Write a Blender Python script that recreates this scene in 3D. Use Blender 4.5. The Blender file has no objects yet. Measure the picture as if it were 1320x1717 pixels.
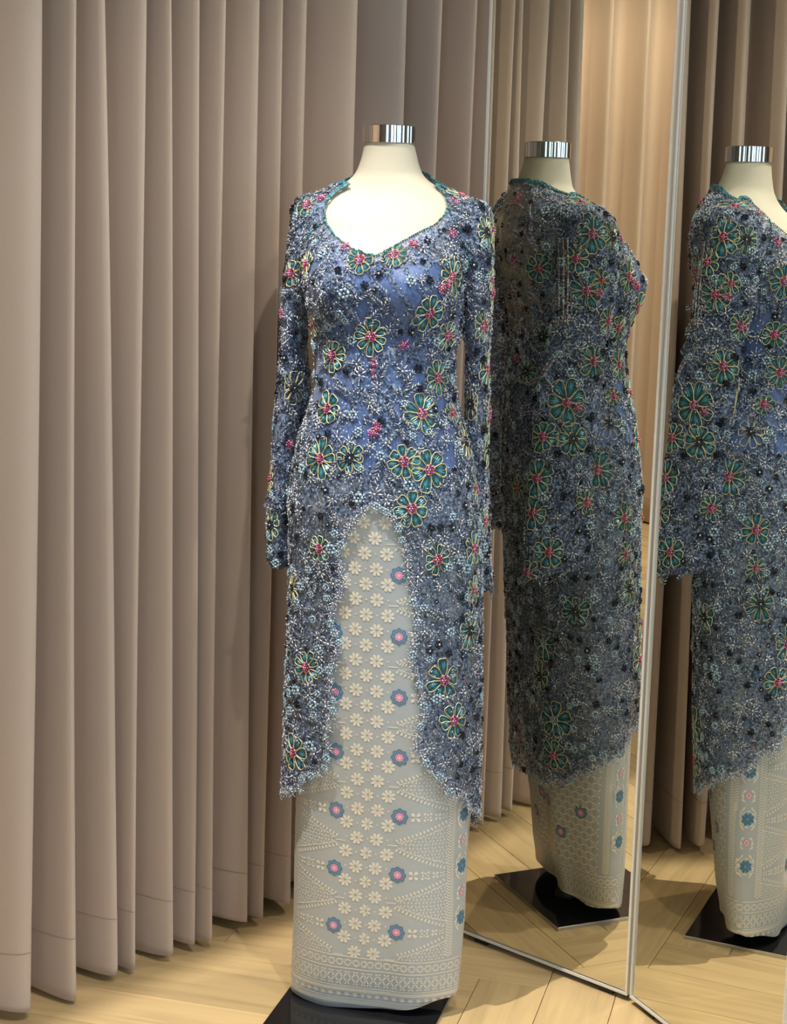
import bpy, math, random
import numpy as np
from mathutils import Matrix, Vector
from mathutils.bvhtree import BVHTree

random.seed(7)
rng = np.random.default_rng(7)
S = bpy.context.scene
COL = S.collection
PI = math.pi

# ------------------------------------------------------------------ camera
IMG_W, IMG_H = 1320.0, 1717.0
FPX = 2685.0
PITCH, ROLL = math.radians(9.7), math.radians(1.46)
CAM = np.array([0.0, -2.68, 1.34])
_fw = np.array([0, math.cos(PITCH), -math.sin(PITCH)])
_r = np.array([1.0, 0, 0]); _u = np.cross(_r, _fw)
CR = math.cos(ROLL) * _r + math.sin(ROLL) * _u
CU = -math.sin(ROLL) * _r + math.cos(ROLL) * _u
CF = _fw
cam = bpy.data.cameras.new('camera')
cam.sensor_fit = 'HORIZONTAL'; cam.sensor_width = 36.0
cam.lens = FPX * 36.0 / IMG_W
cam.clip_start = 0.05; cam.clip_end = 60
camo = bpy.data.objects.new('camera', cam); COL.objects.link(camo)
mw = Matrix.Identity(4)
for i in range(3):
    mw[i][0] = CR[i]; mw[i][1] = CU[i]; mw[i][2] = -CF[i]; mw[i][3] = CAM[i]
camo.matrix_world = mw
S.camera = camo

# ------------------------------------------------------------------ world, lights, exposure
S.view_settings.view_transform = 'Standard'
S.view_settings.look = 'None'
S.view_settings.gamma = 1.0
S.view_settings.use_curve_mapping = False
S.view_settings.exposure = 0.25
W = bpy.data.worlds.new('world'); S.world = W; W.use_nodes = True
W.node_tree.nodes['Background'].inputs[0].default_value = (0.80, 0.88, 1.0, 1)
W.node_tree.nodes['Background'].inputs[1].default_value = 0.05

def spot(name, loc, target, power, color, size=0.03, angle=70, blend=0.5):
    l = bpy.data.lights.new(name, 'SPOT'); l.energy = power; l.color = color
    l.shadow_soft_size = size; l.spot_size = math.radians(angle); l.spot_blend = blend
    o = bpy.data.objects.new(name, l); COL.objects.link(o); o.location = loc
    o.rotation_euler = (Vector(target) - Vector(loc)).to_track_quat('-Z', 'Y').to_euler()
    return o
def area(name, loc, target, power, color, sx, sy):
    l = bpy.data.lights.new(name, 'AREA'); l.energy = power; l.color = color
    l.shape = 'RECTANGLE'; l.size = sx; l.size_y = sy
    o = bpy.data.objects.new(name, l); COL.objects.link(o); o.location = loc
    o.rotation_euler = (Vector(target) - Vector(loc)).to_track_quat('-Z', 'Y').to_euler()
    return o
WARM = (1.0, 0.87, 0.70)
NEUT = (1.0, 0.94, 0.86)
COOL = (0.82, 0.91, 1.0)
CEIL = 3.0
# recessed ceiling downlights (the daylight comes from the window panes built below)
DOWN = [((-0.524, -0.552, CEIL - .012), (-0.45, -0.45, 0), 230, NEUT, .006, 62),
        ((0.35, -1.25, CEIL - .012), (-0.05, 0.0, 0.3), 70, NEUT, .03, 60),
        ((1.05, -0.95, CEIL - .012), (0.0, 0.0, 0.4), 48, WARM, .03, 75),
        ((-1.55, -0.86, CEIL - .012), (-0.05, -0.05, 0.5), 120, NEUT, .012, 60),
        ((1.5, 0.9, CEIL - .012), (0.5, 0.0, 0.3), 65, WARM, .03, 90),
        ((-2.9, -1.3, CEIL - .012), (-4.2, -1.5, 0.8), 165, NEUT, .05, 110),
        ((-2.9, -3.2, CEIL - .012), (-4.2, -3.2, 0.8), 140, NEUT, .05, 110),
        ((-2.0, 1.2, CEIL - .012), (-4.2, 1.0, 0.8), 130, NEUT, .05, 110)]
for lo, ta, pw, co, sz, an in DOWN:
    spot('downlight_beam', lo, ta, pw, co, sz, an, .6)

# ------------------------------------------------------------------ pixel helpers (a pixel gives only a direction)
def pray(x, y):
    d = CR * (x - IMG_W / 2) / FPX - CU * (y - IMG_H / 2) / FPX + CF
    return CAM.copy(), d / np.linalg.norm(d)
def pproj(P):
    d = np.asarray(P, float) - CAM
    z = d @ CF
    return IMG_W / 2 + FPX * (d @ CR) / z, IMG_H / 2 - FPX * (d @ CU) / z

# ------------------------------------------------------------------ materials
def mat(name):
    m = bpy.data.materials.new(name); m.use_nodes = True
    nt = m.node_tree; b = nt.nodes['Principled BSDF']
    return m, nt, b
def simple(name, col, rough=.5, metal=0., **kw):
    m, nt, b = mat(name)
    b.inputs['Base Color'].default_value = (*col, 1)
    b.inputs['Roughness'].default_value = rough
    b.inputs['Metallic'].default_value = metal
    for k, v in kw.items(): b.inputs[k].default_value = v
    return m
def lin(*c):
    return tuple(((v / 255) / 12.92 if v / 255 <= .04045 else ((v / 255 + .055) / 1.055) ** 2.4) for v in c)
def node(nt, t, **kw):
    n = nt.nodes.new(t)
    for k, v in kw.items(): setattr(n, k, v)
    return n
def ramp(nt, stops, interp='LINEAR'):
    n = nt.nodes.new('ShaderNodeValToRGB'); cr = n.color_ramp; cr.interpolation = interp
    while len(cr.elements) < len(stops): cr.elements.new(.5)
    for e, (p, c) in zip(cr.elements, stops): e.position = p; e.color = (*c, 1) if len(c) == 3 else c
    return n

def bead_mat(name, cols, rough=.25, metal=.0, spec=.6):
    m, nt, b = mat(name)
    g = node(nt, 'ShaderNodeNewGeometry')
    r = ramp(nt, [(i / max(1, len(cols)), c) for i, c in enumerate(cols)], 'CONSTANT')
    nt.links.new(g.outputs['Random Per Island'], r.inputs[0])
    nt.links.new(r.outputs[0], b.inputs['Base Color'])
    b.inputs['Roughness'].default_value = rough
    b.inputs['Metallic'].default_value = metal
    b.inputs['Specular IOR Level'].default_value = spec
    return m

M = {}
M['silver'] = bead_mat('silver_beads', [lin(205, 212, 222), lin(165, 176, 195), lin(140, 152, 175), lin(232, 235, 238), lin(110, 122, 146)], .2, .1, .8)
M['gun'] = bead_mat('gunmetal_beads', [lin(100, 112, 130), lin(160, 170, 184), lin(66, 76, 94), lin(196, 202, 208), lin(130, 142, 160)], .2, .15, .8)
M['fill'] = bead_mat('mixed_blue_beads', [lin(58, 74, 94), lin(140, 154, 170), lin(84, 104, 128), lin(34, 44, 58), lin(186, 196, 206), lin(94, 116, 146), lin(62, 80, 106), lin(20, 26, 34), lin(156, 172, 188), lin(28, 36, 48), lin(114, 134, 156)], .2, .1, .8)
M['black'] = bead_mat('black_beads', [lin(22, 28, 38), lin(30, 38, 54), lin(15, 18, 26)], .15)
M['pale'] = bead_mat('pale_aqua_beads', [lin(168, 196, 208), lin(188, 212, 222), lin(150, 178, 198)], .3)
M['pearl'] = bead_mat('pearl_beads', [lin(225, 228, 232), lin(205, 212, 222)], .2)
M['pink'] = bead_mat('pink_beads', [lin(205, 95, 140), lin(180, 60, 110), lin(225, 140, 170), lin(160, 50, 95), lin(235, 170, 190)], .25)
M['teal'] = bead_mat('teal_beads', [lin(46, 120, 136), lin(34, 98, 116), lin(82, 150, 162), lin(26, 82, 102)], .28, .15)
M['trim'] = bead_mat('neckline_beads', [lin(46, 120, 130), lin(30, 84, 96), lin(120, 170, 178), lin(60, 130, 140)], .2, .1, .8)
M['tealdark'] = simple('teal_fabric', lin(34, 76, 90), .6)
M['cord'] = simple('pale_gold_cord', lin(214, 206, 158), .45)
M['goldbead'] = bead_mat('gold_beads', [lin(190, 165, 100), lin(160, 135, 80), lin(205, 190, 140)], .3, .5)
M['scroll'] = bead_mat('scroll_beads', [lin(150, 168, 178), lin(180, 160, 176), lin(100, 140, 150), lin(220, 224, 226), lin(176, 100, 128), lin(90, 110, 130)], .2, .1, .8)
M['chrome'] = simple('chrome', (.82, .82, .84), .06, 1.)
M['ivory'] = simple('ivory_linen', lin(196, 191, 172), .8)
M['navy'] = simple('blue_satin', lin(80, 108, 164), .42, **{'Sheen Weight': .3})
M['blackgloss'] = simple('black_gloss', (.012, .012, .014), .08)
M['steel_edge'] = simple('steel_edge', (.55, .55, .53), .3, 1.)
M['frame'] = simple('satin_aluminium', (.84, .83, .77), .35, .25)
M['backing'] = simple('black_backing', (.02, .02, .02), .5)
M['mirror'] = simple('mirror_glass', (.76, .755, .68), .0, 1.)
M['ceiling'] = simple('ceiling_paint', (.78, .77, .74), .9)
M['wallpaint'] = simple('wall_paint', (.42, .39, .35), .9)
M['lampglow'] = simple('lamp_glow', (1, 1, 1), .5, **{'Emission Color': (1, .92, .8, 1), 'Emission Strength': 12.})
M['windowglow'] = simple('window_daylight', (1, 1, 1), .5, **{'Emission Color': (.52, .75, 1, 1), 'Emission Strength': 3.0})
M['windowframe'] = simple('window_frame_dark', (.05, .05, .05), .4)

# curtain cloth
def curtain_mat(name, col, rough=.75):
    m, nt, b = mat(name)
    tc = node(nt, 'ShaderNodeTexCoord')
    mp = node(nt, 'ShaderNodeMapping'); mp.inputs['Scale'].default_value = (900, 900, 900)
    nz = node(nt, 'ShaderNodeTexNoise'); nz.inputs['Scale'].default_value = 1.
    nt.links.new(tc.outputs['Object'], mp.inputs[0]); nt.links.new(mp.outputs[0], nz.inputs[0])
    r = ramp(nt, [(.3, tuple(c * .95 for c in col)), (.7, tuple(c * 1.05 for c in col))])
    nt.links.new(nz.outputs[0], r.inputs[0]); nt.links.new(r.outputs[0], b.inputs['Base Color'])
    b.inputs['Roughness'].default_value = rough
    b.inputs['Sheen Weight'].default_value = .25
    b.inputs['Specular IOR Level'].default_value = .25
    return m
M['curtain'] = curtain_mat('taupe_blackout_cloth', lin(196, 177, 161))
M['stitch'] = simple('stitch_thread', lin(172, 154, 140), .8)
M['curtain_far'] = curtain_mat('tan_blackout_cloth', lin(206, 182, 154))

# oak plank
def oak(name, base):
    m, nt, b = mat(name)
    tc = node(nt, 'ShaderNodeTexCoord')
    oi = node(nt, 'ShaderNodeObjectInfo')
    gi = node(nt, 'ShaderNodeNewGeometry')
    add = node(nt, 'ShaderNodeMath', operation='ADD')
    nt.links.new(oi.outputs['Random'], add.inputs[0]); nt.links.new(gi.outputs['Random Per Island'], add.inputs[1])
    mul = node(nt, 'ShaderNodeMath', operation='MULTIPLY'); mul.inputs[1].default_value = 37.
    nt.links.new(add.outputs[0], mul.inputs[0])
    uv = node(nt, 'ShaderNodeUVMap')
    mp = node(nt, 'ShaderNodeMapping'); mp.inputs['Scale'].default_value = (3., 42., 1)
    nt.links.new(uv.outputs[0], mp.inputs[0])
    cmb = node(nt, 'ShaderNodeCombineXYZ'); nt.links.new(mul.outputs[0], cmb.inputs[2])
    va = node(nt, 'ShaderNodeVectorMath', operation='ADD')
    nt.links.new(mp.outputs[0], va.inputs[0]); nt.links.new(cmb.outputs[0], va.inputs[1])
    nz = node(nt, 'ShaderNodeTexNoise'); nz.inputs['Scale'].default_value = 1.; nz.inputs['Detail'].default_value = 5; nz.inputs['Distortion'].default_value = .8
    nt.links.new(va.outputs[0], nz.inputs[0])
    r = ramp(nt, [(.25, tuple(c * .82 for c in base)), (.5, base), (.75, tuple(min(1, c * 1.12) for c in base))])
    nt.links.new(nz.outputs[0], r.inputs[0])
    hv = node(nt, 'ShaderNodeHueSaturation')
    vr = node(nt, 'ShaderNodeMapRange'); vr.inputs[3].default_value = .86; vr.inputs[4].default_value = 1.12
    fr = node(nt, 'ShaderNodeMath', operation='FRACT'); nt.links.new(add.outputs[0], fr.inputs[0])
    nt.links.new(fr.outputs[0], vr.inputs[0]); nt.links.new(vr.outputs[0], hv.inputs['Value'])
    nt.links.new(r.outputs[0], hv.inputs['Color']); nt.links.new(hv.outputs[0], b.inputs['Base Color'])
    b.inputs['Roughness'].default_value = .5
    b.inputs['Specular IOR Level'].default_value = .3
    return m
M['oak'] = oak('oak_plank', lin(206, 178, 130))
M['subfloor'] = simple('dark_joint', lin(120, 95, 62), .9)

# brocade skirt
def brocade():
    m, nt, b = mat('silver_grey_brocade')
    uv = node(nt, 'ShaderNodeUVMap')
    wv = node(nt, 'ShaderNodeTexWave'); wv.bands_direction = 'Y'; wv.inputs['Scale'].default_value = 130.; wv.inputs['Distortion'].default_value = .3
    nt.links.new(uv.outputs[0], wv.inputs[0])
    c0 = lin(182, 190, 194)
    r = ramp(nt, [(0., tuple(c * .86 for c in c0)), (1., tuple(c * 1.12 for c in c0))])
    nt.links.new(wv.outputs[1], r.inputs[0]); nt.links.new(r.outputs[0], b.inputs['Base Color'])
    b.inputs['Roughness'].default_value = .42; b.inputs['Metallic'].default_value = .25
    b.inputs['Sheen Weight'].default_value = .3
    return m
M['brocade'] = brocade()
M['goldthread'] = simple('pale_gold_thread', lin(232, 227, 210), .4, .1)
M['bluethread'] = simple('blue_thread', lin(78, 128, 158), .5)
M['midblue'] = simple('slate_blue_thread', lin(120, 150, 172), .5)
M['pinkthread'] = simple('pink_thread', lin(224, 150, 178), .5)
M['palepink'] = simple('pale_pink_thread', lin(240, 196, 206), .5)

# lace: net + floral threads over openings
def lace():
    m, nt, b = mat('blue_lace')
    L = nt.links.new
    tc = node(nt, 'ShaderNodeTexCoord')
    at = node(nt, 'ShaderNodeAttribute', attribute_name='sheer')
    nz = node(nt, 'ShaderNodeTexNoise'); nz.inputs['Scale'].default_value = 46.; nz.inputs['Detail'].default_value = 3.; nz.inputs['Distortion'].default_value = 1.2
    L(tc.outputs['Object'], nz.inputs[0])
    vo = node(nt, 'ShaderNodeTexVoronoi', feature='DISTANCE_TO_EDGE'); vo.inputs['Scale'].default_value = 95.
    L(tc.outputs['Object'], vo.inputs[0])
    vf = node(nt, 'ShaderNodeTexVoronoi'); vf.inputs['Scale'].default_value = 420.
    L(tc.outputs['Object'], vf.inputs[0])
    th = ramp(nt, [(.44, (0, 0, 0)), (.54, (1, 1, 1))]); L(nz.outputs[0], th.inputs[0])
    ed = ramp(nt, [(.05, (1, 1, 1)), (.14, (0, 0, 0))]); L(vo.outputs[0], ed.inputs[0])
    mx = node(nt, 'ShaderNodeMath', operation='MAXIMUM'); L(th.outputs[0], mx.inputs[0]); L(ed.outputs[0], mx.inputs[1])
    mr = node(nt, 'ShaderNodeMapRange'); mr.inputs[3].default_value = .22; mr.inputs[4].default_value = .90
    L(mx.outputs[0], mr.inputs[0])
    sh = node(nt, 'ShaderNodeMath', operation='MULTIPLY_ADD'); sh.inputs[1].default_value = -.80; sh.inputs[2].default_value = 1.
    L(at.outputs['Fac'], sh.inputs[0])
    al = node(nt, 'ShaderNodeMath', operation='MULTIPLY'); L(mr.outputs[0], al.inputs[0]); L(sh.outputs[0], al.inputs[1])
    n2 = node(nt, 'ShaderNodeTexNoise'); n2.inputs['Scale'].default_value = 210.; n2.inputs['Detail'].default_value = 2.
    L(tc.outputs['Object'], n2.inputs[0])
    c = ramp(nt, [(.34, lin(40, 54, 80)), (.5, lin(88, 108, 144)), (.64, lin(148, 164, 190))]); L(n2.outputs[0], c.inputs[0])  # dark end paints shade into the gaps of the lace
    L(c.outputs[0], b.inputs['Base Color'])
    b.inputs['Roughness'].default_value = .6; b.inputs['Sheen Weight'].default_value = .2
    L(al.outputs[0], b.inputs['Alpha'])
    bp = node(nt, 'ShaderNodeBump'); bp.inputs['Strength'].default_value = .5; bp.inputs['Distance'].default_value = .002
    L(n2.outputs[0], bp.inputs['Height']); L(bp.outputs[0], b.inputs['Normal'])
    return m
M['lace'] = lace()

# ------------------------------------------------------------------ builders
def mesh(name, V, Fc, mats, smooth=False, idx=None, uv=None):
    me = bpy.data.meshes.new(name)
    V = np.asarray(V, np.float32)
    if isinstance(Fc, np.ndarray):
        n, k = Fc.shape
        me.vertices.add(len(V)); me.vertices.foreach_set('co', V.ravel())
        me.loops.add(n * k); me.loops.foreach_set('vertex_index', Fc.astype(np.int32).ravel())
        me.polygons.add(n); me.polygons.foreach_set('loop_start', np.arange(0, n * k, k, dtype=np.int32))
        me.update(calc_edges=True); me.validate()
    else:
        me.from_pydata([tuple(map(float, v)) for v in V], [], [tuple(map(int, f)) for f in Fc]); me.update()
    for m in (mats if isinstance(mats, (list, tuple)) else [mats]): me.materials.append(m)
    if idx is not None: me.polygons.foreach_set('material_index', np.asarray(idx, np.int32))
    if smooth is True: me.polygons.foreach_set('use_smooth', np.ones(len(me.polygons), bool))
    if uv is not None:
        l = me.uv_layers.new(name='UVMap')
        li = np.zeros(len(me.loops), np.int32); me.loops.foreach_get('vertex_index', li)
        l.data.foreach_set('uv', np.asarray(uv, np.float32)[li].ravel())
    return me
def link(name, data, parent=None):
    o = bpy.data.objects.new(name, data); COL.objects.link(o)
    if parent: o.parent = parent
    return o
def obj(name, V, Fc, mats, parent=None, smooth=False, idx=None, uv=None):
    return link(name, mesh(name, V, Fc, mats, smooth, idx, uv), parent)
def tag(o, label=None, cat=None, group=None, kind=None):
    if label: o['label'] = label
    if cat: o['category'] = cat
    if group: o['group'] = group
    if kind: o['kind'] = kind
    return o
def empty(name, loc=(0, 0, 0)):
    o = link(name, None); o.location = loc; o.empty_display_size = .1
    return o
def boxVF(x0, x1, y0, y1, z0, z1):
    V = [(x0, y0, z0), (x1, y0, z0), (x1, y1, z0), (x0, y1, z0), (x0, y0, z1), (x1, y0, z1), (x1, y1, z1), (x0, y1, z1)]
    F = [(0, 3, 2, 1), (4, 5, 6, 7), (0, 1, 5, 4), (1, 2, 6, 5), (2, 3, 7, 6), (3, 0, 4, 7)]
    return np.array(V, float), F
def joinVF(parts):
    V = []; Fc = []; off = 0
    for v, f in parts:
        V.append(np.asarray(v)); Fc += [tuple(i + off for i in q) for q in f]; off += len(v)
    return np.vstack(V), Fc
def gridF(nu, nv, wrap=False, off=0):
    """nv rows of nu verts"""
    F = []
    for j in range(nv - 1):
        for i in range(nu if wrap else nu - 1):
            i2 = (i + 1) % nu
            F.append((off + j * nu + i, off + j * nu + i2, off + (j + 1) * nu + i2, off + (j + 1) * nu + i))
    return F
def lathe(prof, n=48, c=(0, 0)):
    V = [(c[0] + r * math.cos(2 * PI * k / n), c[1] + r * math.sin(2 * PI * k / n), z) for r, z in prof for k in range(n)]
    return np.array(V), gridF(n, len(prof), True)

# ------------------------------------------------------------------ room frame: curtain line and mirror planes
E_ = np.array([.65622, .75457, 0]); N_ = np.array([.75457, -.65622, 0]); P0 = np.array([-.22, .31, 0])
def room(t, q, z=0.): return P0 + E_ * t + N_ * q + np.array([0, 0, z])

# floor of herringbone oak planks
PW, PL = .125, .625
ang = math.radians(-15)
ca, sa = math.cos(ang), math.sin(ang)
FOX = .301 - (ca * PW - sa * (PW + PL)); FOY = .052 - (sa * PW + ca * (PW + PL))
V, Fc = boxVF(-7, 7, -7, 7, -.05, -.012)
floor = obj('floor', V, Fc, M['subfloor']); tag(floor, 'light oak herringbone floor', kind='structure')
def plank_mesh(hor):
    g = .0006
    lx, ly = (PL, PW) if hor else (PW, PL)
    bv = .0006
    V = []
    for z, ins in ((-.012, g), (-bv, g), (0., g + bv)):
        V += [(ins, ins, z), (lx - ins, ins, z), (lx - ins, ly - ins, z), (ins, ly - ins, z)]
    Fq = [(8, 9, 10, 11)]
    for r in (0, 4):
        for k in range(4): Fq.append((r + k, r + (k + 1) % 4, r + 4 + (k + 1) % 4, r + 4 + k))
    V = np.array(V); uv = V[:, :2] if hor else V[:, [1, 0]]
    return V, Fq, uv
pm = {}
for hor in (True, False):
    v, f, uv = plank_mesh(hor); pm[hor] = (mesh('plank', v, f, M['oak'], uv=uv), v, f, uv)
spots_ = []
n_ = int(round(PL / PW))
for k in range(-80, 81):
    for m_ in range(-16, 17):
        for hor, ox, oy in ((True, 0, 0), (False, 0, 1)):
            x = (k + m_ * n_ + ox) * PW; y = (k - m_ * n_ + oy) * PW
            cxl = x + (PL if hor else PW) / 2; cyl = y + (PW if hor else PL) / 2
            wx = ca * cxl - sa * cyl + FOX; wy = sa * cxl + ca * cyl + FOY
            if -6.2 < wx < 4.2 and -6.3 < wy < 3.2:
                d = math.hypot(wx - .1, wy + .2)
                spots_.append((d, hor, ca * x - sa * y + FOX, sa * x + ca * y + FOY))
spots_.sort(key=lambda s: s[0])
RV, RF, RUV = [], [], []; off = 0
for i, (d, hor, wx, wy) in enumerate(spots_):
    me, v, f, uv = pm[hor]
    if i < 200:
        o = link('plank', me, floor); o.location = (wx, wy, 0); o.rotation_euler = (0, 0, ang)
    else:
        vv = np.stack([ca * v[:, 0] - sa * v[:, 1] + wx, sa * v[:, 0] + ca * v[:, 1] + wy, v[:, 2]], 1)
        RV.append(vv); RUV.append(uv); RF += [tuple(q + off for q in ff) for ff in f]; off += len(v)
o = obj('far_planks', np.vstack(RV), RF, M['oak'], floor, uv=np.vstack(RUV)); o['kind'] = 'stuff'

# shell
def wallbox(name, x0, x1, y0, y1, z0, z1, m, lab):
    V, Fc = boxVF(x0, x1, y0, y1, z0, z1); return tag(obj(name, V, Fc, m), lab, kind='structure')
wallbox('ceiling', -6.2, 4.2, -6.3, 3.2, CEIL, CEIL + .1, M['ceiling'], 'white painted ceiling')
wallbox('wall_left', -5.2, -5.1, -6.3, 3.2, 0, CEIL, M['wallpaint'], 'plain wall behind the far curtain')
wallbox('wall_right', 4.1, 4.2, -6.3, 3.2, 0, CEIL, M['wallpaint'], 'plain wall to the right')
wallbox('wall_back', -5.1, 4.1, 3.1, 3.2, 0, CEIL, M['wallpaint'], 'plain wall at the back of the shop')
# front wall with window openings
parts = [boxVF(-5.1, 4.1, -6.3, -6.2, 0, .35), boxVF(-5.1, 4.1, -6.3, -6.2, 2.75, CEIL)]
wins = [(-1.4, -.4), (.9, 1.9), (2.4, 3.4)]
xs = [-5.1] + [v for w in wins for v in w] + [4.1]
for i in range(0, len(xs), 2): parts.append(boxVF(xs[i], xs[i + 1], -6.3, -6.2, .35, 2.75))
V, Fc = joinVF(parts); tag(obj('wall_front', V, Fc, M['wallpaint']), 'shop front wall with tall windows', kind='structure')
for i, (a, b) in enumerate(wins):
    V, Fc = joinVF([boxVF(a, a + .05, -6.3, -6.2, .35, 2.75), boxVF(b - .05, b, -6.3, -6.2, .35, 2.75), boxVF(a, b, -6.3, -6.2, .35, .4), boxVF(a, b, -6.3, -6.2, 2.7, 2.75), boxVF((a + b) / 2 - .025, (a + b) / 2 + .025, -6.3, -6.2, .35, 2.75)])
    w = tag(obj('window_%d' % (i + 1), V, Fc, M['windowframe']), 'tall shop window with dark frame', kind='structure')
    V, Fc = boxVF(a + .05, b - .05, -6.27, -6.25, .4, 2.7); obj('pane', V, Fc, M['windowglow'], w)
# right wall windows
for i, (a, b) in enumerate([(-5.8, -4.7), (-4.3, -3.2), (-2.8, -1.7)]):
    V, Fc = joinVF([boxVF(4.06, 4.1, a, a + .05, .35, 2.75), boxVF(4.06, 4.1, b - .05, b, .35, 2.75), boxVF(4.06, 4.1, a, b, .35, .4), boxVF(4.06, 4.1, a, b, 2.7, 2.75), boxVF(4.06, 4.1, (a + b) / 2 - .025, (a + b) / 2 + .025, .35, 2.75)])
    w = tag(obj('window_%d' % (i + 4), V, Fc, M['windowframe']), 'tall window with dark frame in the right wall', kind='structure')
    V, Fc = boxVF(4.075, 4.09, a + .05, b - .05, .4, 2.7); obj('pane', V, Fc, M['windowglow'], w)
# soffit above the near curtain and the wall behind it
def roomprism(name, t0, t1, q0, q1, z0, z1, m, lab):
    pts = [room(t0, q0), room(t1, q0), room(t1, q1), room(t0, q1)]
    V = [(p[0], p[1], z) for z in (z0, z1) for p in pts]
    Fc = [(0, 3, 2, 1), (4, 5, 6, 7), (0, 1, 5, 4), (1, 2, 6, 5), (2, 3, 7, 6), (3, 0, 4, 7)]
    return tag(obj(name, V, Fc, m), lab, kind='structure')
roomprism('trim_1', -1.8, 2.6, -.45, .30, 2.62, CEIL, M['ceiling'], 'white ceiling soffit above the curtain')
roomprism('wall_side', -.70, 2.6, -.50, -.42, 0, CEIL, M['wallpaint'], 'wall behind the taupe curtain')

# ------------------------------------------------------------------ curtains
def tfrompx(x, y, q=0.):
    o, d = pray(x, y)
    s = ((P0 + N_ * q - o) @ N_) / (d @ N_)
    p = o + s * d
    return (p - P0) @ E_
top_px = [75, 124, 178, 250, 283, 337, 369, 431, 473, 512, 598, 690]
bot_px = [55, 123, 206, 233, 292, 325, 348, 412, 441, 481, 560, 640]
t_top = [tfrompx(x, 0) for x in top_px]
t_bot = [tfrompx(x, 1600) for x in bot_px]
t_top.insert(0, t_top[0] - .15); t_bot.insert(0, t_bot[0] - .15)      # the curtain ends in a half fold
for _ in range(7):
    t_top.append(t_top[-1] + .1); t_bot.append(t_bot[-1] + .1)
t_top = np.array(t_top); t_bot = np.array(t_bot)
NT = len(t_top)
depth = rng.uniform(.14, .18, NT); depth[0] = .09; qoff = rng.uniform(-.012, .012, NT)
phase = rng.uniform(0, 6, NT)
ztop, zbot = 2.62, .016
def tip_t(i, z):
    w = np.clip((z - .05) / 1.72, 0, 1.3)
    return t_bot[i] + (t_top[i] - t_bot[i]) * w + .004 * math.sin(phase[i] + z * 2.2)
def curtain_row(z, out=0., ns=22, pinch=1.):
    pts = []
    for i in range(NT - 1):
        a = tip_t(i, z); b = tip_t(i + 1, z); d = b - a
        for k in range(ns // 2 if i == 0 else 0, ns):
            ph = 2 * PI * k / ns
            t = a + d * ph / (2 * PI) + .02 * d * math.sin(ph)
            sh = (1 - math.cos(ph)) / 2
            sh = sh ** 1.15
            q = -depth[i] * sh + qoff[i] * (1 - k / ns) + qoff[i + 1] * k / ns
            pts.append((t, q))
    pts = np.array(pts)
    if out:
        tg = np.gradient(pts, axis=0); nn = np.stack([-tg[:, 1], tg[:, 0]], 1); nn /= np.linalg.norm(nn, axis=1)[:, None] + 1e-9
        pts = pts + nn * out
    return pts
zs = np.concatenate([[zbot, .03, .06, .10, .124, .127, .135], np.linspace(.2, ztop, 26)])
curt = empty('pleated_curtain', tuple(room(-.1, -.05)))
tag(curt, 'floor-length taupe pleated curtain hanging behind the dress form', 'curtain')
def curtain_obj(name, zlist, mt, parent, out=0., rowfun=curtain_row, rr=room, solid=.0018):
    rows = [rowfun(z, out) for z in zlist]
    V = np.array([rr(t, q, z) for r, z in zip(rows, zlist) for t, q in r])
    # slightly uneven hem
    nu = len(rows[0])
    if zlist[0] < .05: V[:nu, 2] += .005 * np.sin(np.arange(nu) * .13) + .004 * np.sin(np.arange(nu) * .31 + 1)
    loc = np.array(parent.location)
    o = obj(name, V - loc, np.array(gridF(nu, len(zlist))), mt, parent, True)
    md = o.modifiers.new('thickness', 'SOLIDIFY'); md.thickness = solid; md.offset = -1
    return o
curtain_obj('cloth', zs, M['curtain'], curt)
curtain_obj('hem_stitch', np.array([.1225, .1240]), M['stitch'], curt, .0008, solid=.0004)
# header tape of the curtain
pts = [room(t_top[0] + .08, .0, ztop), room(t_top[-1], .0, ztop)]
V = []
for p in pts:
    for q, z in ((-.01, -.0), (.012, -.0), (.012, -.03), (-.01, -.03)): V.append(p + N_ * q + np.array([0, 0, z]))
obj('track', np.array(V) - np.array(curt.location), [(0, 1, 5, 4), (1, 2, 6, 5), (2, 3, 7, 6), (3, 0, 4, 7), (0, 3, 2, 1), (4, 5, 6, 7)], M['frame'], curt)

# far curtain, seen only in the mirror
def far_row(z, out=0.):
    u = np.linspace(-4.6, 2.6, 640)
    rng2 = np.sin(u * 3.1) * .5 + np.sin(u * 1.7 + 1) * .5
    t = u + .012 * np.sin(u * 2 * PI / .17 * 1 + 2) ; q = .075 * np.sin(u * 2 * PI / .17 + rng2 * 1.6 + .15 * z)
    pts = np.stack([t, q], 1)
    if out: pts[:, 1] += out
    return pts
def far_room(t, q, z): return np.array([-4.40 + q, t, z])
farc = empty('pleated_curtain', (-4.4, -1.2, 0))
tag(farc, 'tan pleated curtain far across the shop, seen only in the mirror', 'curtain')
curtain_obj('cloth', np.array([zbot, .126, .4, 1., 1.8, CEIL - .01]), M['curtain_far'], farc, 0, far_row, far_room)
curtain_obj('hem_stitch', np.array([.1225, .1250]), M['stitch'], farc, .002, far_row, far_room, .0004)

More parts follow.
